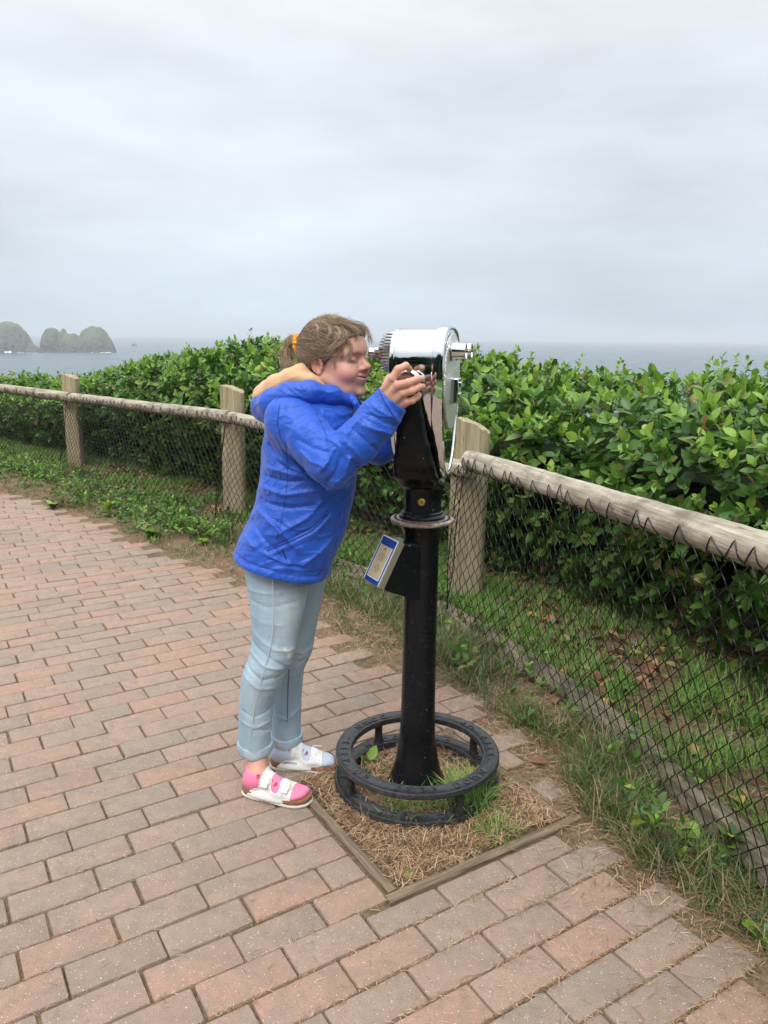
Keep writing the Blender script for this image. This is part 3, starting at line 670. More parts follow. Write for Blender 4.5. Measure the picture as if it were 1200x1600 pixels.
def tuft(p, per, spread):
    q = np.repeat(p, per, 0)+RNG.normal(size=(len(p)*per, 2))*spread; return np.column_stack([q, zland(q[:, 0], q[:, 1])-.004])
p, _, v, s = verge_pts(6500, .10, .85, 1, 31, .50); s1 = RNG.uniform(1.2, 5.6, 1500); d1 = RNG.uniform(.08, .62, 1500); k1 = vnoise(s1*3, d1*5, 66) > .50; p1x, _ = place(s1[k1], d1[k1]); p = np.vstack([p, p1x]); P = tuft(p, 12, .022); blades('grass', P, RNG.uniform(.035, .12, len(P)), .6, .0042, m_grass)
p, dl, v, s = verge_pts(6500, -.34, -.03, 1, 41, .40); 
P = tuft(p, 11, .02); blades('verge_grass', P, RNG.uniform(.04, .14, len(P)), .8, .0036, m_grassd)
p, dl, v, s = verge_pts(5200, -.85, -.2, 1, 43, .44); P = tuft(p, 9, .018); blades('verge_grass', P, RNG.uniform(.02, .07, len(P)), .9, .0032, m_grassd)
# broad-leaved low growth along the log and under the hedge
def weeds(name, p, size, nleaf, young, tpl=LEAF_LO, m=(m_leaf, m_young), parent=None, zj=.06, kind='stuff'):
    P = np.column_stack([p, zland(p[:, 0], p[:, 1])+RNG.uniform(.0, zj, len(p))]); o = sprigs(P, np.tile([0, 0, 1.], (len(P), 1)), size*RNG.uniform(.6, 1.3, len(P)), nleaf, RNG.random(len(P)) < young, droop=.15)
    V, F, mi = collect(o, tpl); ob = np_mesh(name, V, [F], list(m), parent, midx=[mi])
    if parent is None: tag(ob, kind=kind)
    return ob
p, dl, v, s = verge_pts(8200, -.62, .05, 1.3, 51, .42); k = (s > 5.2) | ((RNG.random(len(s)) < .13) & (dl > -.3)); k &= (RNG.random(len(s)) < np.where(dl < -.35, .45, 1)); weeds('undergrowth', p[k], .042, 5, .35, zj=.12)
pb = np.array([SQ0+NU*random.uniform(.05, .6)+NV*random.uniform(.05, .6) for _ in range(130)]); P = tuft(pb, 5, .012); blades('bed_grass', P, RNG.uniform(.02, .06, len(P)), .9, .003, m_grassd)
p, dl, v, s = verge_pts(1300, .1, 1.0, 1.2, 61, .52); weeds('undergrowth', p, .045, 4, .3, zj=.05)
p, dl, v, s = verge_pts(600, .6, 1.1, 1, 63, .35); weeds('undergrowth', p, .06, 5, .15, zj=.3)
# ================================================================== LITTER
def needles(name, p, z, L=(.02, .055), w=.0013, tilt=.18):
    k = len(p); az = RNG.uniform(0, math.pi*2, k); el = RNG.normal(size=k)*tilt
    Yd = np.stack([np.cos(az)*np.cos(el), np.sin(az)*np.cos(el), np.sin(el)], -1); Rm = frames(Yd, np.tile([0, 0, 1.], (k, 1))+RNG.normal(size=(k, 3))*.1)
    TV = np.array([(-.5, -.5, 0), (.5, -.5, 0), (.5, .05, .03), (-.5, .05, .03), (.35, .5, 0), (-.35, .5, 0)]); TF = np.array([(0, 1, 2), (0, 2, 3), (3, 2, 4), (3, 4, 5)])
    Ln = RNG.uniform(*L, k); V, F = scatter(TV, TF, Rm, np.stack([np.full(k, w)*RNG.uniform(.7, 1.5, k), Ln, Ln], 1), np.column_stack([p, z+np.abs(np.sin(el))*Ln*.5]))
    return V, F
VV = []; FF = []; nb = 0
def addn(VF):
    global nb
    VV.append(VF[0]); FF.append(VF[1]+nb); nb += len(VF[0])
# verge band
n = 130000; s = RNG.uniform(0, Ltot-.3, n); dl = -np.abs(RNG.uniform(0, 1.1, n)); p, _ = place(s, dl); de, _ = side(EDGE, p[:, 0], p[:, 1])
dl2 = 0; wgt = np.where(de > 0, .9, np.exp(de/.10)*.55); k = (RNG.random(n) < wgt*(.35+.65*vnoise(p[:, 0]*5, p[:, 1]*5, 71))*np.where(p[:, 1] > 5, .6, 1)); p = p[k]; de = de[k]
z = np.where(de > 0, zland(p[:, 0], p[:, 1])+RNG.uniform(.001, .012, len(p)), .0025+RNG.uniform(0, .003, len(p))); addn(needles('', p, z))
n = 30000; s = RNG.uniform(0, Ltot-.3, n); dl = RNG.uniform(.05, 1.2, n); p, _ = place(s, dl); k = RNG.random(n) < .3+.7*(dl > .5); p = p[k]; addn(needles('', p, zland(p[:, 0], p[:, 1])+RNG.uniform(.002, .02, len(p)), (.02, .06), .0018, .3))
# bed inside the timber square
n = 11000; uu = RNG.uniform(.02, SQL-.02, n); vv = RNG.uniform(.02, SQL-.02, n); p = SQ0+uu[:, None]*NU+vv[:, None]*NV; z = zland(p[:, 0], p[:, 1])+RNG.uniform(.002, .018, n); addn(needles('', p, z, (.018, .05), .0015, .3))
# on and between the pavers
n = 46000; x = RNG.uniform(-3.2, 1.2, n); y = 1.2+RNG.random(n)**1.6*5.5; de, _ = side(EDGE, x, y)
r = (RNG.random(n) < .16+.93*np.exp(de/.30)+.6*np.exp(-((x-.35)**2+(y-1.6)**2)/.25)) & (de < .02) & ~in_square(x, y, .03); x, y = x[r], y[r]
c_, s_ = (x-org[0])*NU[0]+(y-org[1])*NU[1], (x-org[0])*NV[0]+(y-org[1])*NV[1]
snap = RNG.random(len(x)) < .75; vj = np.round(s_/BW)*BW+RNG.normal(size=len(x))*.003; s2 = np.where(snap, vj, s_)
p = org+c_[:, None]*NU+s2[:, None]*NV; V, F = needles('', p, np.where(snap, .0005, .0022)+RNG.uniform(0, .002, len(x)), (.008, .032), .0011, .05); addn((V, F))
nl = np_mesh('needle_litter', np.concatenate(VV), [np.concatenate(FF)], m_needle, smooth=False); tag(nl, kind='stuff')
# moss and dirt lines live in the paver gaps
m_moss = mat('moss', (.085, .12, .03), .95)
n = 9000; x = RNG.uniform(-3, 1.0, n); y = 1.2+RNG.random(n)**1.5*4; de, _ = side(EDGE, x, y); r = (de < 0) & ~in_square(x, y, .05) & (vnoise(x*3, y*3, 81) > .42); x, y = x[r], y[r]
c_, s_ = (x-org[0])*NU[0]+(y-org[1])*NU[1], (x-org[0])*NV[0]+(y-org[1])*NV[1]; s2 = np.round(s_/BW)*BW
p = org+c_[:, None]*NU+(s2+RNG.normal(size=len(s2))*.0022)[:, None]*NV
TVm = np.array([(-1, -1, 0), (1, -1, 0), (1, 1, 0), (-1, 1, 0), (0, 0, 1.)]); TFm = np.array([(0, 1, 4), (1, 2, 4), (2, 3, 4), (3, 0, 4)])
k = len(p); V, F = scatter(TVm, TFm, np.tile(np.eye(3), (k, 1, 1)), np.stack([RNG.uniform(.002, .006, k), RNG.uniform(.002, .004, k), RNG.uniform(.004, .009, k)], 1), np.column_stack([p, np.full(k, -.011)])); mo = np_mesh('moss', V, [F], m_moss); tag(mo, kind='stuff')
# fallen leaves
LV, LT = leaf_tpl([(.2, .8), (.45, 1.0), (.75, .7)], .36, .35, -.15)
p, dl, v, s = verge_pts(5200, .12, 1.4, 1, 91, .36); p2, _, _, _ = verge_pts(260, -.5, .1, 1, 92, .5); p = np.vstack([p, p2]); k = len(p); az = RNG.uniform(0, 6.28, k)
Yd = np.stack([np.cos(az), np.sin(az), RNG.normal(size=k)*.25], -1); Rm = frames(Yd, np.tile([0, 0, 1.], (k, 1))+RNG.normal(size=(k, 3))*.35); L_ = RNG.uniform(.03, .07, k)
V, F = scatter(LV, LT, Rm, np.stack([L_, L_, L_], 1), np.column_stack([p, zland(p[:, 0], p[:, 1])+RNG.uniform(.006, .02, k)])); o = np_mesh('fallen_leaves', V, [F], m_dry); tag(o, kind='stuff')
# ================================================================== single plants
def rosette(name, px, py, size, nleaf, label, cat, yg=.5, tall=0., grp=None):
    c = gnd(px, py, .02); e = empty(name, (c[0], c[1], 0)); tag(e, label, cat, grp); n = nleaf
    P = np.tile([c[0], c[1], float(land_h(c[0], c[1]))+.004], (n, 1))+np.column_stack([RNG.normal(size=(n, 2))*size*.12, RNG.uniform(0, tall+.001, n)])
    az = np.arange(n)*2.4+RNG.uniform(-.3, .3, n); el = RNG.uniform(.25, .9, n); d = np.stack([np.cos(az)*np.cos(el), np.sin(az)*np.cos(el), np.sin(el)], -1)
    Rm = frames(d, np.tile([0, 0, 1.], (n, 1))+RNG.normal(size=(n, 3))*.2-d*.2); L_ = size*RNG.uniform(.7, 1.2, n); V, F = scatter(LEAF_HI[0], LEAF_HI[1], Rm, np.stack([L_*1.05, L_, L_], 1), P)
    mi = np.repeat((RNG.random(n) < yg).astype(int), len(LEAF_HI[1])); np_mesh('leaves', V, [F], [m_leaf, m_young], e, midx=[mi])
    mb = MB(); 
    for q in range(n): mb.tube([(c[0], c[1], P[q, 2]-.03), tuple(P[q]+d[q]*L_[q]*.08)], .0015, 5)
    mb.build('stem', m_twig, e); return e
rosette('broadleaf_weed', 1082, 1322, .075, 15, 'low broad leafed weed growing beside the end of the bottom log', 'weed', .6)
rosette('broadleaf_weed', 1140, 1345, .06, 14, 'green weed climbing against the lower corner of the chain link', 'weed', .3, .09)
rosette('broadleaf_weed', 1196, 1458, .055, 9, 'small round leafed weed in the needles at the bottom right', 'weed', .9)
rosette('broadleaf_weed', 962, 1140, .06, 12, 'mixed green and yellow weed in the dry grass by the middle of the log', 'weed', .4)
rosette('broadleaf_weed', 236, 838, .075, 18, 'broad leafed weed at the far path edge, left of the second post', 'weed', .35, .05)
rosette('salal_seedling', 172, 805, .085, 16, 'bright yellow green seedling in front of the far bottom log', 'seedling', 1, .12)
rosette('broadleaf_weed', 84, 790, .075, 16, 'spiky leafed plant at the path edge near the left border', 'weed', .3, .03)
rosette('salal_seedling', 318, 853, .06, 10, 'yellowish seedling at the path edge just left of the jacket hem', 'seedling', 1, .08)
rosette('broadleaf_weed', 636, 1360, .028, 7, 'tiny weed in the near corner of the timber bed', 'weed', .9)
rosette('broadleaf_weed', 578, 1190, .05, 8, 'crumpled broad leaf weed inside the step ring', 'weed', .8, .03)
def tuft_thing(px, py, n, h, lean, label, spread=.03, wid=.0055):
    c = gnd(px, py, 0); e = empty('grass_tuft', (c[0], c[1], 0)); tag(e, label, 'grass tuft'); q = RNG.normal(size=(n, 2))*spread+c[:2]
    blades('blades', np.column_stack([q, np.full(n, -.012)]), RNG.uniform(.4, 1.1, n)*h, lean, wid, m_grass, e)
tuft_thing(735, 1258, 230, .16, .55, 'bright green grass tuft pushing through the right of the step ring')
tuft_thing(690, 1262, 130, .11, .8, 'green grass tuft in front of the viewer pole inside the ring')
tuft_thing(627, 1268, 160, .10, .8, 'thin grass tuft left of the pole foot inside the ring', .04, .004)
tuft_thing(772, 1302, 170, .10, .9, 'sprawling grass tuft just outside the right edge of the step ring', .03, .004)
tuft_thing(590, 1225, 140, .07, .8, 'short dry grass tuft inside the left of the step ring', .04, .003)
# ================================================================== what lies behind the viewer's back (seen mirrored in the chrome)
m_lawn = mat('lawn_turf'); t = NT(m_lawn); g1 = t.noise(t.pos(), 1.2, 4, .6); t.color(t.mix(t.ramps(g1, .35, .65), (.065, .15, .035), (.11, .21, .055))); t.b.inputs['Roughness'].default_value = .9
def sheet(name, x0, x1, y0, y1, z, m, n=12):
    X, Y = np.meshgrid(np.linspace(x0, x1, n), np.linspace(y0, y1, n), indexing='ij'); I = np.arange(n*n).reshape(n, n)
    o = np_mesh(name, np.stack([X, Y, z+0*X], -1).reshape(-1, 3), [np.stack([I[:-1, :-1], I[1:, :-1], I[1:, 1:], I[:-1, 1:]], -1).reshape(-1, 4)], m); tag(o, kind='structure'); return o
sheet('lawn', -60, 60, -60, -2.6, .004, m_lawn)
m_path2 = mat('far_path', (.36, .28, .22), .9); sheet('gravel_path', -60, 60, -5.6, -4.7, .010, m_path2)
m_wood = leafmat('conifer', [(0, (.012, .03, .016)), (.6, (.022, .05, .024)), (1, (.035, .075, .03))], .7, .1)
n = 9500; x = RNG.uniform(-32, 32, n); top = 6.2+2.2*vnoise(x/4.5, x*0, 5)+1.5*vnoise(x/1.3, x*0, 6); z = RNG.random(n)**.8*top; y = -11.5-RNG.uniform(0, 4, n)-z*.2
Yd = unit(RNG.normal(size=(n, 3))+np.array([0, .6, -.4])); Rm = frames(Yd, unit(RNG.normal(size=(n, 3))+np.array([0, 1., .6]))); L_ = RNG.uniform(.6, 1.5, n)
V, F = scatter(LEAF_LO[0]*np.array([1.6, 1, 1]), LEAF_LO[1], Rm, np.stack([L_, L_, L_], 1), np.column_stack([x, y, z])); o = np_mesh('far_woods', V, [F], [m_wood]); tag(o, kind='stuff')
# ================================================================== COIN VIEWER
C0 = np.array([.122, 2.39]); YAW = math.radians(-15); RY = rotz(YAW)
def L2W(p): return RY@np.array([p[0], p[1], 0.])+np.array([C0[0], C0[1], p[2]])
m_chrome = mat('chrome', (.66, .68, .70), .045, 1.0); t = NT(m_chrome); P_ = t.obj(); g1 = t.noise(P_, 9, 3, .5); g2 = t.noise(P_, 160, 3, .6); g3 = t.noise(t.mapv(P_, (.6, 1, 1)), 7, 5, .7); t.rough(t.math('ADD', t.ramps(g2, .55, .75, .03, .14), t.ramps(g3, .48, .72, 0, .16))); t.bump(g1, .10, .01)
m_cast = mat('pitted_chrome', (.66, .66, .62), .28, 1.0); t = NT(m_cast); P_ = t.obj(); vo = t.n('ShaderNodeTexVoronoi', i_Vector=P_, i_Scale=210.0).outputs['Distance']; t.bump(vo, 1, .004)
t.color(t.mix(t.ramps(vo, .1, .5), (.42, .42, .38), (.86, .86, .82)))
m_black = mat('black_enamel', (.008, .009, .011), .16); t = NT(m_black); P_ = t.pos(); g1 = t.noise(P_, 34, 4, .65); g2 = t.noise(P_, 110, 2, .5); vo = t.n('ShaderNodeTexVoronoi', i_Vector=P_, i_Scale=32.0).outputs['Distance']
sp = t.math('MULTIPLY', t.ramps(vo, .09, .05), t.ramps(g2, .5, .56)); t.color(t.mix(sp, t.mix(t.ramps(g1, .64, .74), (.008, .009, .011), (.05, .045, .038)), (.35, .36, .34))); t.rough(t.ramps(g1, .35, .7, .12, .34)); t.bump(g1, .22, .006); t.b.inputs['Coat Weight'].default_value = .0; t.b.inputs['Specular IOR Level'].default_value = .20
m_bronze = mat('aged_bronze', (.30, .24, .19), .42, .75); t = NT(m_bronze); g1 = t.noise(t.pos(), 70, 4, .6); t.color(t.mix(t.ramps(g1, .4, .65), (.24, .18, .14), (.5, .42, .35)))
m_brass = mat('brass', (.55, .36, .11), .35, .9); m_dark = mat('socket_black', (.006, .006, .006), .7)
m_worn = mat('worn_black_iron', (.012, .013, .015), .30); t = NT(m_worn); g1 = t.noise(t.pos(), 55, 5, .7); t.color(t.mix(t.ramps(g1, .5, .72), (.020, .022, .026), (.075, .07, .066))); t.rough(t.ramps(g1, .3, .7, .22, .5)); t.bump(g1, .5, .004)
VW = empty('coin_viewer', (C0[0], C0[1], 0)); tag(VW, 'chrome headed sightseeing binocular viewer on a glossy black pole with a step ring', 'binocular viewer')
c3 = (C0[0], C0[1], 0)
mb = MB(); pr = [(.098, -.03), (.098, .008), (.094, .02), (.083, .05), (.072, .095), (.064, .15), (.0595, .21), (.057, .3), (.0555, .5), (.0555, .70), (.0555, .86), (.058, .885), (.066, .905), (.074, .918), (.078, .926)]
mb.lathe(pr, 64, c3); mb.build('pole', m_black, VW)
mb = MB(); mb.lathe([(.078, .925), (.099, .929), (.1015, .933), (.1005, .938), (.085, .9425), (.070, .944)], 72, c3)
dsc = mb.build('dial_plate', m_bronze, VW)
mb = MB()
for k in range(120):
    a = k*math.pi/60; r0, r1 = (.078, .089) if k % 5 else (.076, .092); rr = (r0+r1)/2; mb.box((C0[0]+rr*math.cos(a), C0[1]+rr*math.sin(a), .9432-(rr-.07)*.07), ((r1-r0)/2, .0006, .0007), rotz(a))
o = mb.build('graduation', m_dark, VW, smooth=False)
mb = MB(); mb.lathe([(.074, .943), (.0745, .950), (.070, .955), (.0665, .957), (.066, .962), (.061, .966), (.060, .975), (.060, 1.04), (.03, 1.06)], 64, c3); nk = mb.build('neck', m_black, VW)
d = np.array([-.10, -1.0]); d /= np.linalg.norm(d); az = math.atan2(d[1], d[0]); Rk = rotz(az)@roty(math.pi/2)
kc = np.array([C0[0]+d[0]*.0595, C0[1]+d[1]*.0595, 1.003]); mb = MB(); mb.lathe([(.0115, -.004), (.0115, .002), (.0095, .0035), (.009, .0015), (.0065, .0015), (.006, .0032), (.001, .0032)], 28, kc, Rk); mb.build('lock', m_brass, VW)
mb = MB(); mb.box(kc+np.array([d[0], d[1], 0])*.0034, (.0012, .0009, .004), Rk@rotz(math.pi/2)@rotx(math.pi/2)); mb.build('keyhole', m_dark, VW, smooth=False)
# yoke : one casting, two arms
S = SD((-.13, -.21, .99), (.13, .21, 1.42), .0045)
d_ = S.cap((0, 0, 1.0), (0, 0, 1.05), .060, .062)
for sy in (-1, 1):
    A = [(.000, sy*.035, 1.055, .055), (-.002, sy*.085, 1.085, .050), (-.002, sy*.125, 1.13, .044), (-.004, sy*.142, 1.19, .036), (-.011, sy*.150, 1.27, .028), (-.018, sy*.154, 1.345, .026)]
    x, y, z = S.X, S.Y, S.Z; m_ = None
    for a, b in zip(A[:-1], A[1:]):
        c = S.cap(a[:3], b[:3], a[3], b[3]); m_ = c if m_ is None else smin(m_, c, .012)
    # flatten sideways and widen fore-aft: arm plate
    Ax = np.array(A); cy = np.interp(S.Z, Ax[:, 2], Ax[:, 1]); cx = np.interp(S.Z, Ax[:, 2], Ax[:, 0]-.002); hw = np.interp(S.Z, [1.05, 1.085, 1.13, 1.19, 1.27, 1.345], [.062, .068, .060, .047, .036, .031])
    th = np.interp(S.Z, [1.05, 1.1, 1.2, 1.345], [.045, .030, .019, .015])
    e = (np.sqrt(((S.X-cx)/hw)**4+((S.Y-cy)/th)**4+1e-9)**.5-1)*th*.8; e = np.maximum(e, np.maximum(1.05-S.Z, S.Z-1.352)); 
    d_ = smin(d_, e, .02); rib = S.chain([(a[0]+.95*h_, a[1]-sy*.004, a[2]) for a, h_ in zip(A[1:], (.060, .054, .042, .032, .026))], [.008]*5); d_ = smin(d_, rib, .008)
S.u(d_); S.sub(S.cap((0, 0, 1.14), (0, 0, 1.5), .062, .095), .01); V, Q = S.mesh(); V = mesh_smooth(V, Q, 2)
V = (RY@V.T).T+np.array([C0[0], C0[1], 0]); np_mesh('yoke', V, [Q], m_black, VW)
# head : pear section swept along the viewing axis
def pear(n=72, k=1.0, zc=1.392, R=.138, low=.305):
    o = []
    for j in range(n):
        a = 2*math.pi*j/n; y = math.cos(a); z = math.sin(a)
        if z >= 0: o.append((R*k*math.copysign(abs(y)**(2/2.9), y), zc+R*k*abs(z)**(2/2.9)))
        else:
            s = -z; o.append((R*k*math.copysign(abs(y)**(2/2.35), y)*(1-.16*s*s), zc-low*k*s))
    return np.array(o)
def sweep(stations, m, name, caps=True, parent=VW, n=72):
    mb = MB(); V = []
    for (x, k) in stations:
        pc = pear(n, k)
        for (y, z) in pc: V.append(L2W((x, y, z)))
    q = len(stations); F = [(i*n+j, i*n+(j+1) % n, (i+1)*n+(j+1) % n, (i+1)*n+j) for i in range(q-1) for j in range(n)]
    if caps: F += [tuple(range(n)), tuple((q-1)*n+j for j in range(n))]
    mb.add(V, F); return mb.build(name, m, parent)
hd = sweep([(-.074, .93), (-.072, .965), (-.066, .985), (-.052, .99), (-.01, .995), (.048, 1.0)], m_chrome, 'head_shell')
rim = sweep([(.046, 1.0), (.048, 1.035), (.053, 1.045), (.072, 1.045), (.080, 1.03), (.083, .99), (.081, .965), (.078, .96)], m_chrome, 'front_rim')
# pebbled face plate and raised surround
mb = MB(); n = 56; V = []; 
for (x, k) in ((.079, .80), (.0855, .80), (.0865, .78), (.0866, .02)):
    for j in range(n):
        a = 2*math.pi*j/n; V.append(L2W((x, .122*k/.8*math.cos(a)*(1 if math.sin(a) > 0 else 1), 1.39+(.125 if math.sin(a) > 0 else .165)*k/.8*math.sin(a))))
mb.add(V, [(i*n+j, i*n+(j+1) % n, (i+1)*n+(j+1) % n, (i+1)*n+j) for i in range(3) for j in range(n)]+[tuple(3*n+j for j in range(n))]); mb.build('face_plate', m_cast, VW)
RX = RY@roty(math.pi/2)
for sy in (-1, 1):
    mb = MB(); c = L2W((.085, sy*.052, 1.462)); mb.lathe([(.030, -.004), (.030, .004), (.024, .008), (.0225, .040), (.0235, .047), (.0215, .048), (.019, .044), (.018, .03), (.002, .03)], 36, c, RX); o = mb.build('lens_barrel', m_chrome, VW)
    mb = MB(); mb.lathe([(.018, .029), (.012, .0315), (.001, .0325)], 28, c, RX); mb.build('lens', mat('coated_glass', (.01, .01, .02), .05), o)
mb = MB(); c = L2W((.098, -.02, 1.345)); mb.box(c, (.013, .026, .038), RY); mb.box(L2W((.113, -.02, 1.362)), (.004, .012, .010), RY); mb.box(L2W((.112, -.02, 1.328)), (.003, .020, .012), RY); mb.build('coin_latch', m_chrome, VW, bevel=.004)
# fluted eye guard
mb = MB(); n = 30; V = []; lv = []
NR = 13
for k in range(NR):
    z0 = 1.402+k*.1155/NR; dz_ = .1155/NR
    for (f, r) in ((.0, .84), (.20, .84), (.28, 1.0), (.78, 1.0), (.88, .84)): lv.append((z0+f*dz_, r))
lv.append((1.5175, .84))
for (z, r) in lv:
    q = (z-1.402)/.1155; back = (.060*(.80+.35*math.sin(math.pi*min(1, q*.9+.12))**.8)); hw_ = .092*(.90+.12*math.sin(math.pi*q))
    for j in range(n):
        a = math.pi*j/(n-1)+math.pi/2; ca, sa = math.cos(a), math.sin(a); e = .55
        V.append(L2W((-.070-abs(ca)**e*back*r-(r-1)*.0, math.copysign(abs(sa)**e, sa)*hw_*r, z)))
q = len(lv); F = [(i*n+j, i*n+j+1, (i+1)*n+j+1, (i+1)*n+j) for i in range(q-1) for j in range(n-1)]+[tuple(range(n)), tuple((q-1)*n+j for j in range(n))]
mb.add(V, F); m_flute = mat('fluted_chrome', (.62, .62, .61), .30, 1.0); mb.build('eye_guard', m_flute, VW, smooth=True)
mb = MB(); V = []; 
for (x, k) in ((-.080, 1.0), (-.074, 1.012), (-.068, 1.0)):
    for (y, z) in pear(72, k*.985): V.append(L2W((x, y, z)))
mb.add(V, [(i*72+j, i*72+(j+1) % 72, (i+1)*72+(j+1) % 72, (i+1)*72+j) for i in range(2) for j in range(72)]+[tuple(range(72)), tuple(144+j for j in range(72))]); mb.build('back_rim', m_chrome, VW)
for sy in (-1, 1):
    mb = MB(); c = L2W((-.126, sy*.032, 1.452)); Rb = RY@roty(-math.pi/2); mb.lathe([(.019, 0), (.019, .012), (.016, .016), (.0155, .030), (.018, .036), (.018, .042), (.014, .044), (.010, .040), (.001, .040)], 32, c, Rb); mb.build('eyepiece', m_chrome, VW)
# pivot hand knobs
for sy in (-1, 1):
    c = L2W((-.014, sy*.150, 1.372)); Rn = RY@rotx(-sy*math.pi/2)
    mb = MB(); mb.lathe([(.038, -.012), (.038, .003), (.028, .010), (.026, .020), (.032, .027), (.0362, .033), (.0368, .040), (.0345, .045), (.031, .045), (.0285, .041), (.025, .034), (.015, .030), (.001, .029)], 48, c, Rn); mb.build('pivot_knob', m_chrome, VW)
# coin box with instruction plate
hdir = np.array([-.89, -.456]); hdir /= np.linalg.norm(hdir); wdir = np.array([-hdir[1], hdir[0]])
zf = at(603, 878, 2.335)[2]
def HB(h, w_, z): return np.array([C0[0]+hdir[0]*h+wdir[0]*w_, C0[1]+hdir[1]*h+wdir[1]*w_, z])
poly = [(.0, zf+.050), (.060, zf+.064), (.094, zf+.066), (.160, zf-.062), (.150, zf-.080), (.045, zf-.125), (.0, zf-.13)]
mb = MB(); V = [HB(h, s*.047, z) for s in (-1, 1) for h, z in poly]; k = len(poly); mb.add(V, [tuple(range(k)), tuple(range(k, 2*k))]+[(i, (i+1) % k, k+(i+1) % k, k+i) for i in range(k)]); mb.build('coin_box', m_black, VW, smooth=False, bevel=.006)
fn = np.array([.128, .066]); fn /= np.linalg.norm(fn)     # face normal in (h,z)
fu = np.array([-fn[1], fn[0]])                            # up the face
fc = np.array([.130, zf])
N3 = np.array([hdir[0]*fn[0], hdir[1]*fn[0], fn[1]]); U3 = np.array([hdir[0]*fu[0], hdir[1]*fu[0], fu[1]]); W3 = np.array([wdir[0], wdir[1], 0])
def FP(w_, u, n): return HB(fc[0], 0, fc[1])+W3*w_+U3*u+N3*n
RF = np.stack([W3, U3, N3], 1)
m_blue = mat('plaque_blue', (.012, .05, .26), .3); m_tan = mat('plaque_panel', (.50, .40, .25), .5); m_white = mat('plaque_white', (.75, .76, .8), .4); m_steel = mat('dull_steel', (.38, .36, .27), .42, .6)
mb = MB(); mb.box(FP(0, 0, .006), (.052, .078, .011), RF); pf = mb.build('plate_frame', m_steel, VW, smooth=False, bevel=.002)
mb = MB(); mb.box(FP(0, 0, .0175), (.0495, .0755, .0015), RF); mb.build('blue_plate', m_blue, pf, smooth=False)
mb = MB(); fw = .0014
for (w_, u, a, b) in ((-.0495, 0, fw, .0755), (.0495, 0, fw, .0755), (0, .0755, .0495, fw)): mb.box(FP(w_, u, .0192), (a, b, .0008), RF)
for (w_, u, a, b) in ((-.037, -.006, fw, .0545), (.037, -.006, fw, .0545), (0, -.0605, .037, fw)): mb.box(FP(w_, u, .0196), (a, b, .0007), RF)
mb.build('white_border', m_white, pf, smooth=False)
mb = MB(); mb.box(FP(0, -.005, .0193), (.035, .053, .0008), RF); mb.build('instruction_panel', m_tan, pf, smooth=False)
mb = MB(); rr = random.Random(3)
mb.lathe([(.0045, 0), (.0045, .0004), (.003, .0005)], 16, FP(0, .038, .0201), RF)
for u, ww in ((.022, .012), (.0165, .020), (.011, .023), (.0055, .021), (0, .014), (-.017, .008), (-.0225, .018), (-.028, .021), (-.0335, .013), (-.039, .010)):
    x = -ww
    while x < ww-.002:
        l_ = min(rr.uniform(.0025, .007), ww-x); mb.box(FP(x+l_/2, u, .0202), (l_/2-.0004, .00085, .0002), RF); x += l_+.0008
mb.build('small_print', mat('print_brown', (.10, .07, .045), .7), pf, smooth=False)
# ------- lettering helper
def glyphs(txt, size, ext):
    cu = bpy.data.curves.new('t', 'FONT'); cu.body = txt; cu.size = size; cu.extrude = ext; cu.align_x = 'CENTER'; cu.align_y = 'CENTER'; cu.resolution_u = 2
    ob = bpy.data.objects.new('t', cu); me = bpy.data.meshes.new_from_object(ob); V = np.array([v.co[:] for v in me.vertices]); F = [tuple(p.vertices) for p in me.polygons]
    bpy.data.objects.remove(ob); bpy.data.curves.remove(cu); bpy.data.meshes.remove(me); return V, F
# ------- step ring
SR = empty('x', (0, 0, 0)); bpy.data.objects.remove(SR)
ztop, zlow = at(655, 1169, 2.39)[2], .034
def annulus(z, R0_, R1_, th): return [(R0_, z-th), (R1_-.004, z-th), (R1_, z-th+.004), (R1_, z-.004), (R1_-.0025, z-.0005), (R1_-.006, z), (R1_-.008, z-.0015), (R0_+.008, z-.0015), (R0_+.006, z), (R0_+.0025, z-.0005), (R0_, z-.004), (R0_, z-th)]
words = 'STEP UP  STEP DOWN  STEP UP  STEP DOWN  '
for (z, Ri, Ro, nm, off) in ((ztop, .224, .279, 'step_ring', 172), (zlow, .224, .282, 'base_ring', 160)):
    mb = MB(); mb.lathe(annulus(z, Ri, Ro, .020), 96, c3, close=False); ro = mb.build(nm, m_worn, VW)
    mb = MB(); N_ = len(words)
    for i, ch in enumerate(words):
        if ch == ' ': continue
        V, F = glyphs(ch, .036, .0018); a = math.radians(off+i*360/N_); R3 = rotz(a+math.pi/2); rr_ = (Ri+Ro)/2
        mb.add([(R3@v)+np.array([C0[0]+rr_*math.cos(a), C0[1]+rr_*math.sin(a), z-.0008]) for v in V], F)
    mb.build('raised_lettering', m_worn, ro, smooth=False)
for a in (75, 165, 255, 345):
    a = math.radians(a); mb = MB(); mb.lathe([(.0042, 0), (.0042, .0007), (.002, .0008)], 12, (C0[0]+.245*math.cos(a), C0[1]+.245*math.sin(a), ztop-.001)); mb.build('bolt_hole', m_dark, VW)

for a in (33, 122, 208, 300):
    a = math.radians(a); mb = MB(); x, y = C0[0]+.252*math.cos(a), C0[1]+.252*math.sin(a); mb.lathe([(.019, zlow-.002), (.0165, zlow+.008), (.0145, zlow+.02), (.0140, ztop-.03), (.0175, ztop-.019)], 20, (x, y, 0)); mb.build('ring_post', m_worn, VW)
for a in (45, 165, 285):
    a = math.radians(a); mb = MB(); mb.box((C0[0]+.16*math.cos(a), C0[1]+.16*math.sin(a), .004), (.075, .018, .010), rotz(a)); mb.build('ring_bracket', m_worn, VW, smooth=False, bevel=.003)
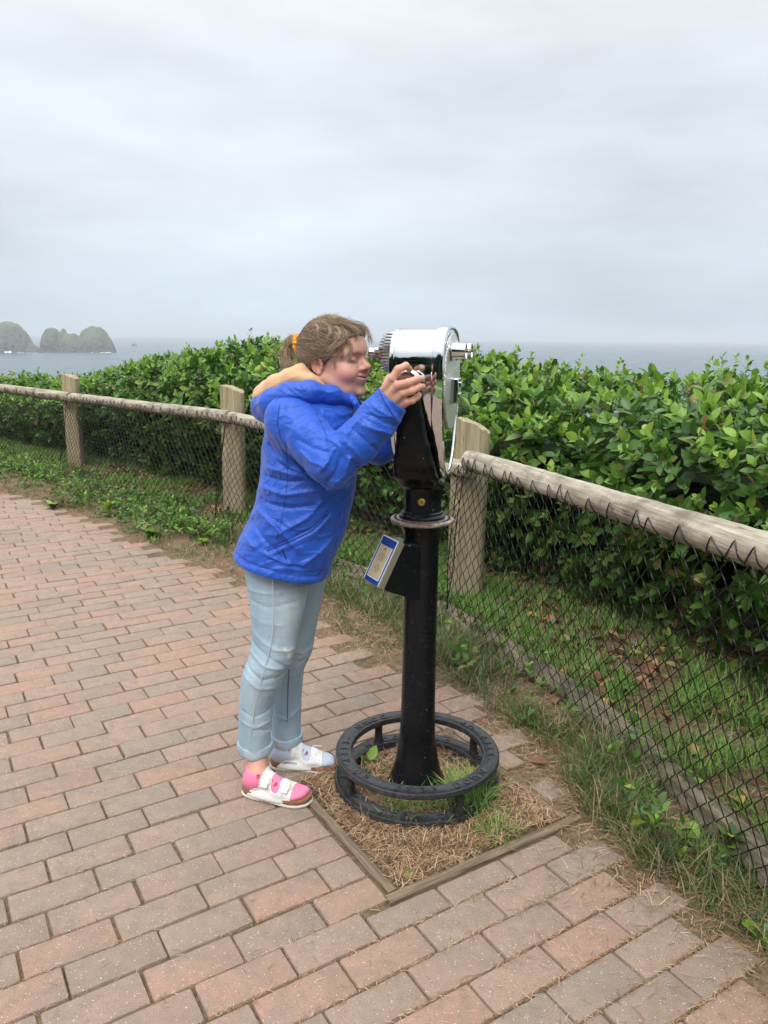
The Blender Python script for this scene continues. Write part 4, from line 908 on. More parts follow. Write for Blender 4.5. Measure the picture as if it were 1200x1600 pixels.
# ================================================================== PERSON
PE = empty('person', (-.35, 2.42, 0)); tag(PE, 'girl in blue rain jacket and light jeans leaning in to look through the viewer', 'person')
def depth_of(p): return float((np.asarray(p)-CO)@F_)
def paint_mat(name, rough=.5, **kw):
    m = mat(name, (.5, .5, .5), rough, **kw); t = NT(m); a = t.n('ShaderNodeAttribute', attribute_name='tint'); return m, t, a.outputs['Color']
m_skin, t, c_ = paint_mat('skin', .48); g1 = t.noise(t.pos(), 60, 3, .6); g2 = t.noise(t.pos(), 900, 2, .5)
t.color(t.mix(t.ramps(g1, .4, .7, 0, .22), c_, (.62, .26, .20))); t.b.inputs['Subsurface Weight'].default_value = .12; t.b.inputs['Subsurface Radius'].default_value = (.012, .005, .003); t.b.inputs['Subsurface Scale'].default_value = .6; t.bump(g2, .10, .0006); t.b.inputs['Specular IOR Level'].default_value = .35
SKIN = np.array((.62, .36, .275))
# ---------------- head
HS = 1.035; HPHI, HPIT, HROLL = math.radians(-27), math.radians(-4), math.radians(0)
RH = rotz(HPHI)@roty(HPIT)@rotx(HROLL)
_ear = at(497, 572, 2.335); H0 = _ear-RH@np.array([-.006, -.073, 0])*HS
def h2w(p): return (RH@(np.asarray(p, float).T*HS)).T+H0
S = SD((-.125, -.10, -.16), (.150, .10, .145), .0019)
d = S.ell((-.005, 0, .040), (.090, .076, .089))
d = smin(d, S.ell((.034, 0, -.018), (.070, .060, .078)), .03)                 # face block
d = smin(d, S.ell((.046, 0, -.072), (.046, .044, .038)), .03)                # jaw
d = smin(d, S.ell((.084, 0, -.098), (.017, .020, .015)), .018)               # chin
for s in (-1, 1):
    d = smin(d, S.ell((.062, s*.037, -.030), (.036, .0285, .034)), .016)      # full cheeks
    d = smin(d, S.cap((.0, s*.062, -.045), (.055, s*.034, -.090), .017, .017), .03)     # jaw line
    d = smin(d, S.cap((.088, s*.012, .036), (.070, s*.048, .032), .014, .010), .016)   # brow ridge
d = smin(d, S.ell((.066, 0, .055), (.040, .050, .044)), .03)                 # forehead
d = smin(d, S.cap((-.03, 0, -.05), (-.055, 0, -.16), .054, .055), .02)       # neck
for s in (-1, 1):
    d = -smin(-d, S.ell((.103, s*.031, .014), (.018, .020, .012)), .012)     # sockets
    d = smin(d, S.ell((.079, s*.032, .012), (.0155, .0165, .0125)), .006)    # closed lids
    d = smin(d, S.cap((.088, s*.024, -.006), (.080, s*.044, -.008), .008, .007), .010)  # squint pouch
nose = S.chain([(.094, 0, .018), (.102, 0, .004), (.1115, 0, -.010)], [.0085, .0095, .0110], .004)
nose = smin(nose, S.sph((.1155, 0, -.0140), .0112), .007)
for s in (-1, 1): nose = smin(nose, S.ell((.1030, s*.0135, -.0195), (.0105, .0080, .0075)), .007)
d = smin(d, nose, .009)
for s in (-1, 1): d = -smin(-d, S.ell((.110, s*.0068, -.0275), (.006, .0038, .004)), .003)
d = smin(d, S.ell((.087, 0, -.050), (.018, .030, .020)), .012)               # mouth mound
ar = lambda y, z: .1025-18*y*y*.35
up = [(.1008-10.8*y*y, y, -.0430+(.0010 if abs(y) < .004 else .002)+abs(y)*.06) for y in np.linspace(-.033, .033, 11)]
lo = [(.0990-10.8*y*y, y, -.0565+abs(y)*.26) for y in np.linspace(-.028, .028, 11)]
d = smin(d, S.chain([tuple(p) for p in up], [.0030+.0020*(1-(abs(p[1])/.034)) for p in up], .003), .005)
d = smin(d, S.chain([tuple(p) for p in lo], [.0036+.0026*(1-(abs(p[1])/.029)) for p in lo], .003), .005)
ml = [(.1050-11.5*y*y, y, -.0495+abs(y)*.24) for y in np.linspace(-.041, .041, 13)]
d = -smin(-d, S.chain(ml, [.0018]*13, .001), .0022)
for s in (-1, 1):
    # smile fold
    d = d+.0011*np.exp(-(S.chain([(.100, s*.020, -.030), (.093, s*.032, -.046), (.086, s*.035, -.058)], [0, 0, 0], .001)/.0035)**2)
    lid = S.chain([(.094, s*.018, .009), (.0955, s*.026, .0055), (.0935, s*.036, .0055), (.085, s*.046, .008)], [0]*4, .001)
    d = d+.0020*np.exp(-(lid/.0021)**2)
    # ear : rim torus, bowl, lobe
    q = rotz(s*-.35)
    e_ = S.ell((-.006, s*.0745, .000), (.017, .0065, .029), None)
    rimp = [(-.006+.0165*math.cos(a), s*(.078+.004*math.sin(a*1.0+.6)), .003+.028*math.sin(a)) for a in np.linspace(-.9, 4.0, 12)]
    e_ = smin(e_, S.chain(rimp, [.0042]*12, .003), .004); e_ = smin(e_, S.sph((-.001, s*.0755, -.026), .0078), .006)
    e_ = -smin(-e_, S.ell((-.002, s*.0825, .001), (.0085, .0075, .014)), .004); e_ = -smin(-e_, S.ell((-.008, s*.084, .015), (.007, .004, .007)), .003)
    d = smin(d, e_, .004)
S.u(d); V, Q = S.mesh(); V = mesh_smooth(V, Q, 1, .4)
ZK = .86
def g(p, r): return np.exp(-(((V-np.array(p))/np.array(r))**2).sum(1))
def g_line(P, w):
    best = np.full(len(V), 9.)
    for a, b in zip(P[:-1], P[1:]):
        a = np.array(a); b = np.array(b); ab = b-a; tt = np.clip(((V-a)@ab)/(ab@ab), 0, 1); best = np.minimum(best, np.linalg.norm(V-a-tt[:, None]*ab, axis=1))
    return np.clip(1.25-best/w, 0, 1)
colr = np.tile(SKIN, (len(V), 1))
def tintv(w_, c): 
    global colr
    w_ = np.clip(w_, 0, 1)[:, None]; colr = colr*(1-w_)+np.array(c)*w_
for s in (-1, 1):
    tintv(.8*g((.072, s*.052, -.040), (.035, .03, .032)), (.72, .28, .24)); tintv(.6*g((-.006, s*.085, 0), (.03, .02, .035)), (.60, .20, .15))
    tintv(.5*g((.09, s*.03, .004), (.02, .022, .012)), (.50, .25, .2))
    tintv(.85*g_line([(.094, s*.018, .0095), (.0965, s*.026, .0058), (.0945, s*.036, .0058), (.086, s*.047, .008)], .0026), (.09, .05, .035))
    tintv(.75*g_line([(.104, s*.014, .0285), (.100, s*.028, .033), (.088, s*.044, .0295)], .0042), (.24, .13, .08))
tintv(.7*g((.118, 0, -.014), (.018, .02, .016)), (.62, .23, .19))
tintv(1.1*g_line(up, .0060), (.50, .14, .13)); tintv(1.1*g_line(lo, .0068), (.60, .18, .17)); tintv(1.2*g_line(ml, .0022), (.16, .04, .035))
for s in (-1, 1): tintv(g((.112, s*.0068, -.028), (.004, .004, .004)), (.12, .04, .03))
V[:, 2] = np.where(V[:, 2] < .012, .012+(V[:, 2]-.012)*ZK, V[:, 2]); Vh = h2w(V); bodyV = [Vh]; bodyQ = [Q]; bodyC = [colr]
# ---------------- hair
m_hair, t, c_ = paint_mat('hair_strand', .45); t.color(c_); t.b.inputs['Specular IOR Level'].default_value = .6
HC = np.array([-.005, 0, .040]); HR = np.array([.090, .076, .090])
def rad(u, off):   # scalp surface point in direction u
    k = 1/np.sqrt(((u/(HR+off))**2).sum(-1)); return HC+u*k[..., None]
TIE = RH.T@(at(473, 538, 2.452)-H0)/HS; dT = unit(TIE-HC)
def face_side(p): return p
S = SD((-.15, -.10, -.10), (.12, .10, .16), .0026)
d = S.ell(HC, HR+.009); fo = S.ell((.060, 0, .060), (.046, .060, .050)); d = smin(d, fo, .03)
# hairline : keep what lies behind/above it
hl = np.interp(S.Z, [-.06, -.02, .02, .045, .07, .095, .12], [-.026, -.014, .024, .054, .070, .098, .12])-.15*np.abs(S.Y)+.02
d = np.maximum(d, S.X-hl); d = np.maximum(d, -.052-S.Z+.35*(S.X+.02))
ez = S.ell((-.004, 0, -.010), (.020, .12, .034)); d = -smin(-d, ez, .008)
ph = np.arctan2(S.Y, S.Z-.035); sc_ = np.linalg.norm
d = d+.0004*np.sin(ph*46+S.X*20)+.0010*np.sin(ph*19+S.X*35)
S.u(d); V, Q = S.mesh(); hc = np.tile(np.array([.135, .085, .052]), (len(V), 1))*(1+.25*np.sin(np.arctan2(V[:, 1], V[:, 2]-.03)*60)[:, None]*.5)
hair = np_mesh('hair', h2w(V), [Q], m_hair, PE, cols=hc)
def strands(paths, r, cols, name, parent):
    VV = []; QQ = []; CC = []; nb = 0
    for P_, rr_, cc in zip(paths, r, cols):
        k = len(P_); T = np.gradient(P_, axis=0); T = unit(T); A = unit(np.cross(T, np.array([.2, .3, 1.]))); B = np.cross(T, A); w_ = rr_*np.interp(np.linspace(0, 1, k), [0, .1, .85, 1], [.5, 1, 1, .3])[:, None]
        ring = np.stack([P_+w_*(A*math.cos(a)+B*math.sin(a)) for a in (0, 2.1, 4.2)], 1).reshape(-1, 3); VV.append(ring); CC.append(np.tile(cc, (len(ring), 1)))
        I = nb+np.arange(k*3).reshape(k, 3)
        for j in range(3): QQ.append(np.stack([I[:-1, j], I[:-1, (j+1) % 3], I[1:, (j+1) % 3], I[1:, j]], 1))
        nb += len(ring)
    return np_mesh(name, h2w(np.concatenate(VV)), [np.concatenate(QQ)], m_hair, parent, cols=np.concatenate(CC))
def hcol(): 
    f = random.random(); base = np.array([.17, .11, .068])*(1-f)+np.array([.50, .37, .245])*f; return base*random.uniform(.75, 1.15)
paths = []; rr = []; cc = []
for i in range(5200):
    # start on the hairline, circling from one nape side over the forehead to the other
    a = random.uniform(-1, 1); sgn = 1 if a > 0 else -1; a = abs(a)
    y = sgn*np.interp(a, [0, .25, .5, .7, .85, 1], [.0, .032, .058, .070, .074, .055]); z = np.interp(a, [0, .25, .5, .62, .78, .88, 1], [.112, .103, .062, .028, .024, -.02, -.055]); x = np.interp(a, [0, .25, .5, .62, .78, .88, 1], [.062, .056, .040, .020, -.018, -.030, -.045])
    s0 = np.array([x, y, z])+np.array([random.gauss(0, .006), random.gauss(0, .004), random.gauss(0, .006)]); u0 = unit(s0-HC)
    side_ = np.cross(u0, dT); t0 = random.random()**1.6*.55; n_ = 14; P_ = []; wob = random.gauss(0, .10); cl_ = float(vnoise(sgn*a*46, 1., 3)); off = random.uniform(.0085, .0115)+.0042*cl_
    for k in range(n_):
        f = t0+(1-t0)*k/(n_-1); w0, w1 = 1-f, f; u = unit(u0*w0+dT*w1+side_*wob*math.sin(f*math.pi)+np.array([0, 0, .25])*math.sin(f*math.pi)*(1-a)*.6)
        o = off+.0025*math.sin(k*1.1+i); p = rad(u, o); front = max(0, (p[0]-.03)); p = p+np.array([.0, 0, .0]); P_.append(p)
    P_[-1] = TIE+np.array([random.gauss(0, .003), random.gauss(0, .008), random.gauss(0, .009)]); paths.append(np.array(P_)); rr.append(random.uniform(.00028, .0006)); cc.append(hcol()*(.62+.35*min(1, max(0, (s0[0]+.06)/.12)))*(.55+.95*float(vnoise(sgn*a*38, t0*2, 9))))
def spline(P, n=16):
    P = np.array(P, float); t = np.linspace(0, 1, len(P)); o = []
    for x in np.linspace(0, 1, n):
        i = min(int(x*(len(P)-1)), len(P)-2); f = x*(len(P)-1)-i; p0 = P[max(i-1, 0)]; p1_ = P[i]; p2_ = P[i+1]; p3_ = P[min(i+2, len(P)-1)]
        o.append(.5*((2*p1_)+(-p0+p2_)*f+(2*p0-5*p1_+4*p2_-p3_)*f*f+(-p0+3*p1_-3*p2_+p3_)*f**3))
    return np.array(o)
def lock(P, n, spread, r=(.00022, .00048)):
    for _ in range(int(n*1.3)):
        j = np.array([random.gauss(0, spread), random.gauss(0, spread), random.gauss(0, spread)]); Pj = [np.array(p)+j*(.4+.9*i/len(P))+np.array([random.gauss(0, spread*.35) for _ in range(3)]) for i, p in enumerate(P)]
        paths.append(spline(Pj)); rr.append(random.uniform(*r)); cc.append(hcol()*1.15)
# wispy fringe swept over the brow, side wisps, flyaways
lock([(.02, -.05, .118), (.06, -.045, .112), (.090, -.034, .096), (.102, -.030, .080), (.100, -.040, .066)], 26, .0060)
lock([(.03, -.035, .128), (.075, -.03, .122), (.108, -.01, .106), (.118, .010, .085)], 22, .007)
lock([(.03, -.055, .100), (.065, -.058, .088), (.088, -.055, .062), (.094, -.052, .034), (.090, -.052, .008)], 16, .0022)
lock([(.035, -.050, .105), (.055, -.064, .080), (.060, -.072, .055), (.045, -.076, .035), (.02, -.080, .030)], 40, .005)
lock([(.045, -.04, .112), (.075, -.055, .092), (.080, -.064, .068), (.060, -.072, .052), (.03, -.079, .046)], 34, .005)
lock([(-.01, -.078, .062), (.015, -.083, .045), (.018, -.083, .028), (.0, -.084, .026), (-.02, -.082, .03)], 30, .004)
_hc = hcol
def hcol(): return _hc()*.5+np.array([.40, .29, .185])*.6
for Pc, n_ in (([(-.02, -.055, .122), (.0, -.070, .108), (.004, -.080, .085), (.016, -.080, .066), (.040, -.072, .060)], 7), ([(.0, -.048, .124), (.030, -.060, .108), (.040, -.070, .088), (.028, -.078, .066), (.010, -.082, .052)], 8), ([(.03, -.045, .118), (.062, -.056, .098), (.066, -.066, .075), (.050, -.072, .058), (.030, -.078, .040), (.034, -.077, .024)], 9),
    ([(.055, -.048, .106), (.080, -.052, .088), (.078, -.060, .066), (.062, -.067, .050)], 8), ([(-.05, -.060, .095), (-.03, -.074, .085), (-.010, -.081, .066), (.008, -.083, .055), (.020, -.081, .062)], 6), ([(-.045, -.066, .070), (-.02, -.080, .058), (.0, -.084, .042), (-.010, -.084, .032)], 6), ([(-.06, -.05, .10), (-.04, -.065, .10), (-.015, -.076, .095), (.010, -.078, .090)], 6),
    ([(.02, -.030, .132), (.06, -.030, .124), (.098, -.024, .108), (.116, -.010, .092), (.110, .0, .078)], 10), ([(.04, -.040, .120), (.080, -.040, .112), (.106, -.034, .094), (.106, -.030, .080)], 8), ([(.078, -.056, .080), (.092, -.052, .062), (.094, -.052, .040), (.087, -.054, .018), (.082, -.056, .010)], 5), ([(.050, -.070, .050), (.052, -.070, .030), (.046, -.072, .010), (.050, -.070, -.008)], 4)):
    lock(Pc, n_*3, .0028, (.0003, .0006))
hcol = _hc
lock([(.02, -.062, .088), (.05, -.064, .070), (.070, -.062, .044), (.066, -.062, .020), (.056, -.062, .028)], 22, .0035)
lock([(.0, -.070, .085), (.030, -.074, .060), (.048, -.071, .040), (.040, -.074, .022)], 22, .004)
lock([(-.02, -.06, .112), (-.005, -.078, .085), (.012, -.083, .055), (.004, -.084, .040), (-.02, -.082, .045)], 18, .004)
lock([(.0, -.045, .126), (.02, -.062, .105), (.035, -.070, .082), (.060, -.066, .072), (.085, -.054, .078)], 22, .004)
lock([(.05, .02, .120), (.09, .03, .110), (.108, .03, .085), (.104, .045, .06)], 24, .005)
for _ in range(46):
    a0 = np.array([random.uniform(-.06, .06), random.uniform(-.05, .02), .128]); u = unit(a0-HC); p0 = rad(u, .010); d_ = np.array([random.uniform(-.5, .8), random.gauss(0, .3), .25]); L_ = random.uniform(.02, .055)
    paths.append(spline([p0, p0+d_*L_*.5+u*.008, p0+d_*L_-np.array([0, 0, .012])], 10)); rr.append(.00028); cc.append(hcol()*1.3)
# pony tail loop falling behind the tie
for _ in range(420):
    j = lambda s: np.array([random.gauss(0, s), random.gauss(0, s), random.gauss(0, s)])
    b = TIE+np.array([-.004, 0, 0])+j(.005); w1 = j(.0048); w2 = j(.0058)
    P_ = [b, b+(-.018, -.004, .004)+w1*.3, b+(-.034, -.008, .010)+w1, b+(-.046, -.014, -.016)+w2, b+(-.044, -.020, -.046)+w2*1.2, b+(-.028, -.026, -.066)+w2*1.1] if random.random() < .6 else [b, b+(-.018, 0, .006)+w1*.4, b+(-.030, -.004, .020)+w1*.6, b+(-.040, -.01, .004)+w2*.7, b+(-.034, -.014, -.030)+w2*.7]
    paths.append(spline([np.asarray(p) for p in P_])); rr.append(random.uniform(.0004, .0007)); cc.append(hcol()*1.35)
strands(paths, rr, cc, 'loose_strands', hair)
paths, rr, cc = [], [], []
for s in (-1, 1):
    for k in range(60):
        f = random.random(); p = np.array([.1055-.017*f**1.5, s*(.013+.034*f), .0280+.006*math.sin(f*3)])+np.array([0, 0, random.gauss(0, .0014)]); paths.append(spline([p, p+np.array([-.0015, s*.003, .0008]), p+np.array([-.004, s*.0065, .0004])], 5)); rr.append(.0006); cc.append((.13, .08, .05))
    for k in range(26):
        f = k/25; p = np.array([.0955+.0015*math.sin(f*3)-.010*f**2, s*(.018+.029*f), .0088-.003*math.sin(f*3.1)]); paths.append(spline([p, p+np.array([.0025, s*.0012, -.0022]), p+np.array([.0042, s*.0022, -.0026])], 5)); rr.append(.00032); cc.append((.05, .03, .025))
strands(paths, rr, cc, 'brows_and_lashes', PE)
m_tie = mat('mustard_scrunchie', (.80, .34, .03), .75); mb = MB(); ax_ = np.array([-1, -.05, .05]); P_ = []
tc_ = TIE+np.array([-.013, -.004, .0]); n_ = 40
for k in range(n_+1):
    a = 2*math.pi*k/n_; rr_ = .0185+.0012*math.sin(a*9); P_.append(h2w(tc_+np.array([.0015*math.sin(a*7), rr_*math.cos(a), rr_*1.35*math.sin(a)])))
mb.tube(P_, [.0078+.0016*math.sin(k*2.4) for k in range(n_+1)], 10, caps=False); mb.build('hair_tie', m_tie, PE)
# ---------------- jacket
m_jkt = mat('rain_shell', (.016, .11, .62), .46); t = NT(m_jkt); P_ = t.pos(); g1 = t.noise(t.mapv(P_, (1, 1, 1.6), (0, .5, 0)), 24, 4, .55); g2 = t.noise(P_, 60, 3, .5); g3 = t.noise(P_, 1100, 1, .5)
t.color(t.mix(t.ramps(g2, .3, .7, 0, .3), (.015, .100, .57), (.012, .074, .45))); rg = t.n('ShaderNodeTexNoise', i_Vector=t.mapv(P_, (1, 1, 1.5), (0, .5, 0)), i_Scale=9.0, i_Detail=1.0, i_Distortion=.8).outputs['Fac']; rg = t.math('ABSOLUTE', t.math('SUBTRACT', rg, .5)); rg2 = t.n('ShaderNodeTexNoise', i_Vector=t.mapv(P_, (1, 1, .8), (0, -.4, 0)), i_Scale=31.0, i_Detail=2.0, i_Distortion=1.0).outputs['Fac']; rg2 = t.math('ABSOLUTE', t.math('SUBTRACT', rg2, .5)); t.bump(t.math('ADD', t.math('MULTIPLY', g1, .5), t.math('ADD', t.ramps(rg, 0, .10, 1, 0), t.math('MULTIPLY', t.ramps(rg2, 0, .14, 1, 0), .25))), .38, .009); t.b.inputs['Sheen Weight'].default_value = .15; t.b.inputs['Specular IOR Level'].default_value = .4
S = SD((-.53, 2.06, .70), (.06, 2.70, 1.37), .0040)
YC = 2.42
rows_ = [(900, 376, 512, .172), (870, 366, 522, .172), (840, 374, 535, .166), (810, 391, 545, .160), (780, 402, 551, .156), (740, 408, 558, .158), (700, 412, 562, .166), (665, 416, 562, .168), (640, 424, 562, .155), (622, 434, 558, .125), (608, 446, 548, .10)]
rz_ = []; 
for (py, xl, xr, b) in rows_:
    a0 = at(xl, py, YC); a1 = at(xr, py, YC); rz_.append((a0[2], (a0[0]+a1[0])/2, (a1[0]-a0[0])/2, b))
rz_ = np.array(sorted(rz_))
ca = np.interp(S.Z, rz_[:, 0], rz_[:, 1]); aa = np.interp(S.Z, rz_[:, 0], rz_[:, 2]); bb = np.interp(S.Z, rz_[:, 0], rz_[:, 3])
q = np.sqrt((np.abs(S.X-ca)/aa)**2.3+(np.abs(S.Y-YC)/bb)**2.3+1e-9)**(2/2.3); tor = (q-1)*np.minimum(aa, bb)*.85
tor = np.maximum(tor, S.Z-(rz_[-1, 0]-.01)); 
SHn = at(452, 655, 2.285); SHf = at(470, 645, 2.54); ELn = at(519, 722, 2.175); WRn = at(613, 624, 2.165)
tor = smin(tor, S.cap(SHn+np.array([.015, .02, .0]), SHf, .066, .066), .06)
arm = S.cap(SHn, ELn, .074, .067); fore = S.chain([ELn, at(560, 690, 2.165), at(590, 655, 2.165), WRn], [.066, .059, .056, .050], .02); arm = smin(arm, fore, .022)
axd = unit(np.array([.0, 0, 0])+(WRn-at(560, 690, 2.165)))[None][0]
arm = np.maximum(arm, (S.X-WRn[0])*axd[0]+(S.Y-WRn[1])*axd[1]+(S.Z-WRn[2])*axd[2]-.0)
ELf = at(592, 700, 2.60); WRf = L2W((-.045, .21, 1.33)); armf = smin(S.cap(SHf, ELf, .066, .052), S.cap(ELf, WRf, .052, .046), .02)
lower = tor.copy()
# crevice where the sleeve meets the body
body = smin(tor, armf, .02); dj = smin(body, arm, .014)
# folds (survey px start, end, width, height)
def fold(P2, w_, amp, ymask=2.36, Yd=2.22, tb=None):
    global dj
    pts = [at(px, py, Yd) for px, py in P2]; best = np.full(S.X.shape, 9., np.float32)
    for a, b in zip(pts[:-1], pts[1:]):
        ax0, az0 = a[0], a[2]; bx, bz = b[0]-a[0], b[2]-a[2]; L2 = bx*bx+bz*bz; tt = np.clip(((S.X-ax0)*bx+(S.Z-az0)*bz)/L2, 0, 1); best = np.minimum(best, np.hypot(S.X-ax0-tt*bx, S.Z-az0-tt*bz))
    dj = dj-amp*np.exp(-np.sqrt(best**2+1e-6)/(w_*.75))*(S.Y < ymask)*np.clip((ymask-S.Y)/.05, 0, 1)
FOLDS = [ # torso
 ([(412, 737), (440, 742), (478, 748)], .010, .006), ([(410, 752), (446, 757), (500, 752)], .009, -.005), ([(406, 770), (440, 778), (500, 770), (540, 768)], .011, .006), ([(402, 792), (450, 800), (490, 795)], .010, -.005),
 ([(396, 808), (430, 830), (462, 862)], .011, .007), ([(385, 826), (410, 850), (440, 878)], .010, -.005), ([(372, 850), (400, 868), (450, 886)], .010, .006), ([(500, 790), (478, 815), (430, 840)], .010, .006),
 ([(545, 780), (515, 790), (480, 808)], .009, -.004), ([(430, 720), (450, 735), (480, 740)], .008, .005), ([(415, 700), (430, 725), (455, 740)], .009, -.005), ([(520, 850), (500, 870), (470, 890)], .010, .005), ([(535, 820), (520, 850), (515, 890)], .009, -.005),
 ([(420, 672), (432, 690), (440, 712)], .010, .004), ([(478, 752), (505, 762), (538, 752)], .009, .006), ([(395, 865), (425, 880), (470, 893)], .007, -.004),
]
for P2, w_, a in FOLDS: fold(P2, w_*.85, a*1.7)
AF = [([(500, 735), (512, 722), (522, 700)], .008, .007), ([(512, 752), (526, 735), (533, 712)], .007, -.006), ([(520, 760), (540, 742), (548, 715)], .008, .007), ([(535, 764), (553, 745), (562, 722)], .007, -.005), ([(470, 668), (495, 680), (522, 690)], .008, .006), ([(462, 690), (488, 702), (512, 706)], .007, -.005), ([(466, 708), (485, 722), (508, 728)], .008, .006),
      ([(540, 690), (556, 704), (572, 728)], .008, .006), ([(556, 675), (575, 690), (592, 708)], .007, -.005), ([(566, 664), (590, 672), (612, 680)], .007, .006), ([(580, 648), (602, 660), (622, 668)], .006, -.005), ([(585, 636), (606, 648), (624, 660)], .006, .005), ([(455, 640), (475, 652), (500, 672)], .009, .004), ([(536, 690), (548, 668), (566, 650)], .008, .005)]
for P2, w_, a in AF: fold(P2, w_*.85, a*1.45, 2.20, 2.12)
# cuff strap ridge and armhole seam
fold([(592, 607), (602, 628), (620, 655)], .0035, .0035, 2.25, 2.13); fold([(597, 603), (608, 624), (625, 650)], .003, -.003, 2.25, 2.13)
fold([(468, 620), (497, 650), (512, 690)], .0035, -.003, 2.30, 2.20); fold([(447, 626), (440, 660), (452, 700), (478, 740)], .0032, -.003, 2.3, 2.22)
rdg = lambda n_: np.clip(1-np.abs(n_-.5)*5, 0, 1)**1.5
_isarm = np.clip((smin(body, arm, .001)-arm < .004)*1.0, 0, 1)
un, wn_ = (S.X+.25)*.8+(S.Z-1.)*.6, -(S.X+.25)*.6+(S.Z-1.)*.8
tn = rdg(vnoise(un*5+S.Y*3, wn_*17+S.Y*4, 77))*.0026+rdg(vnoise(un*9+S.Y*6, wn_*24, 78))*.0008
ua, wa = (S.X)*.72+(S.Z)*.69, -(S.X)*.69+(S.Z)*.72
an = rdg(vnoise(ua*24+S.Y*6, wa*7, 79))*.0030+rdg(vnoise(ua*42+S.Y*9, wa*15, 80))*.0007
dj = dj-np.where(arm < body, an, tn)*np.clip((1.30-S.Z)/.08, .25, 1)
# slanted hand pocket
fold([(512, 805), (490, 826), (418, 861)], .0045, -.008, 2.34, 2.25); fold([(514, 812), (492, 834), (424, 866)], .005, .005, 2.34, 2.25)
# hem : oblique opening with hollow inside
h1, h2, h3 = at(361, 862, 2.42), at(515, 897, 2.42), at(438, 907, 2.255); nrm_ = np.cross(h2-h1, h3-h1); nrm_ /= np.linalg.norm(nrm_); nrm_ = nrm_ if nrm_[2] > 0 else -nrm_
pl = (S.X-h1[0])*nrm_[0]+(S.Y-h1[1])*nrm_[1]+(S.Z-h1[2])*nrm_[2]
dj = dj-.003*np.exp(-((pl-.012)/.010)**2)+.0022*np.exp(-((pl-.026)/.003)**2)
dj = np.maximum(dj, -pl); cav = np.maximum(np.maximum(lower+.012, .0*pl-.0), pl-.030); dj = -smin(-dj, cav, .004)
# sleeve mouth hollow
cavs = np.maximum(S.cap(at(590, 655, 2.165), WRn+axd*.04, .045, .042), -((S.X-WRn[0])*axd[0]+(S.Y-WRn[1])*axd[1]+(S.Z-WRn[2])*axd[2]+.03)); dj = -smin(-dj, cavs, .003)
# neck hole
NB = np.array([H0[0]-.055, 2.405, 1.27]); dj = -smin(-dj, S.cap(NB+np.array([.02, 0, .05]), NB+np.array([.06, 0, .15]), .045, .060), .008)
S.d = dj; V, Q = S.mesh(); V = mesh_smooth(V, Q, 1, .22); jacket = np_mesh('jacket', V, [Q], m_jkt, PE)
# stand-up collar open at the throat, hood lying on the shoulders
S = SD((-.47, 2.20, 1.18), (-.02, 2.62, 1.42), .0036)
def ringc(pts, rads, k=.012): return S.chain(pts, rads, k)
hb = [at(550, 626, 2.34), at(518, 617, 2.305), at(484, 612, 2.29), at(452, 618, 2.295), at(428, 630, 2.33), at(415, 636, 2.40), at(424, 628, 2.47), at(455, 612, 2.52), at(500, 606, 2.53), at(540, 612, 2.50)]
hr = [.018, .024, .031, .037, .041, .042, .040, .036, .030, .020]
hd_ = ringc(hb, hr, .02); hd_ = smin(hd_, S.ell(at(440, 640, 2.40), (.065, .09, .045)), .03)
NX, NY, NZ = NB
hol = S.ell((NX+.03, 2.405, 1.345), (.105, .092, .050), roty(.25)); hd_ = -smin(-hd_, hol, .014)
collar = S.chain([at(548, 612, 2.335), at(556, 630, 2.31), at(566, 655, 2.32)], [.006, .008, .012], .006); hd_ = smin(hd_, collar, .01)
collar2 = S.chain([at(556, 620, 2.46), at(570, 640, 2.44), at(574, 662, 2.40)], [.006, .010, .014], .006); hd_ = smin(hd_, collar2, .01)
hd_ = hd_-.0022*rdg(vnoise(S.X*7+S.Y*8, S.Z*26+S.X*8, 33))
S.d = hd_; V, Q = S.mesh(); V = mesh_smooth(V, Q, 2, .5); hood = np_mesh('hood', V, [Q], m_jkt, jacket)
m_fleece = mat('peach_fleece', (.72, .42, .20), .95); t = NT(m_fleece); g2 = t.noise(t.pos(), 420, 3, .7); g1 = t.noise(t.pos(), 22, 3, .6); t.color(t.mix(t.ramps(g1, .35, .7), (.74, .44, .22), (.66, .40, .23))); t.bump(g2, .5, .002); t.b.inputs['Sheen Weight'].default_value = .4
S = SD((-.47, 2.20, 1.20), (-.06, 2.62, 1.46), .0036)
li = S.chain([at(508, 604, 2.325), at(484, 596, 2.315), at(458, 590, 2.33), at(432, 602, 2.36), at(412, 617, 2.40), at(420, 610, 2.46), at(450, 594, 2.50), at(495, 592, 2.50)], [.006, .018, .026, .030, .029, .030, .026, .016], .02)

li = smin(li, S.chain([at(448, 586, 2.37), at(470, 580, 2.36), at(492, 592, 2.335)], [.020, .020, .012], .015), .012)
li = -smin(-li, S.cap(NB+np.array([.01, 0, .03]), H0+np.array([-.03, 0, .0]), .052, .060), .01); li = li-.0025*rdg(vnoise(S.X*6+S.Y*6, S.Z*30-S.X*14, 34))
S.d = li; V, Q = S.mesh(); V = mesh_smooth(V, Q, 2, .5); np_mesh('hood_lining', V, [Q], m_fleece, jacket)
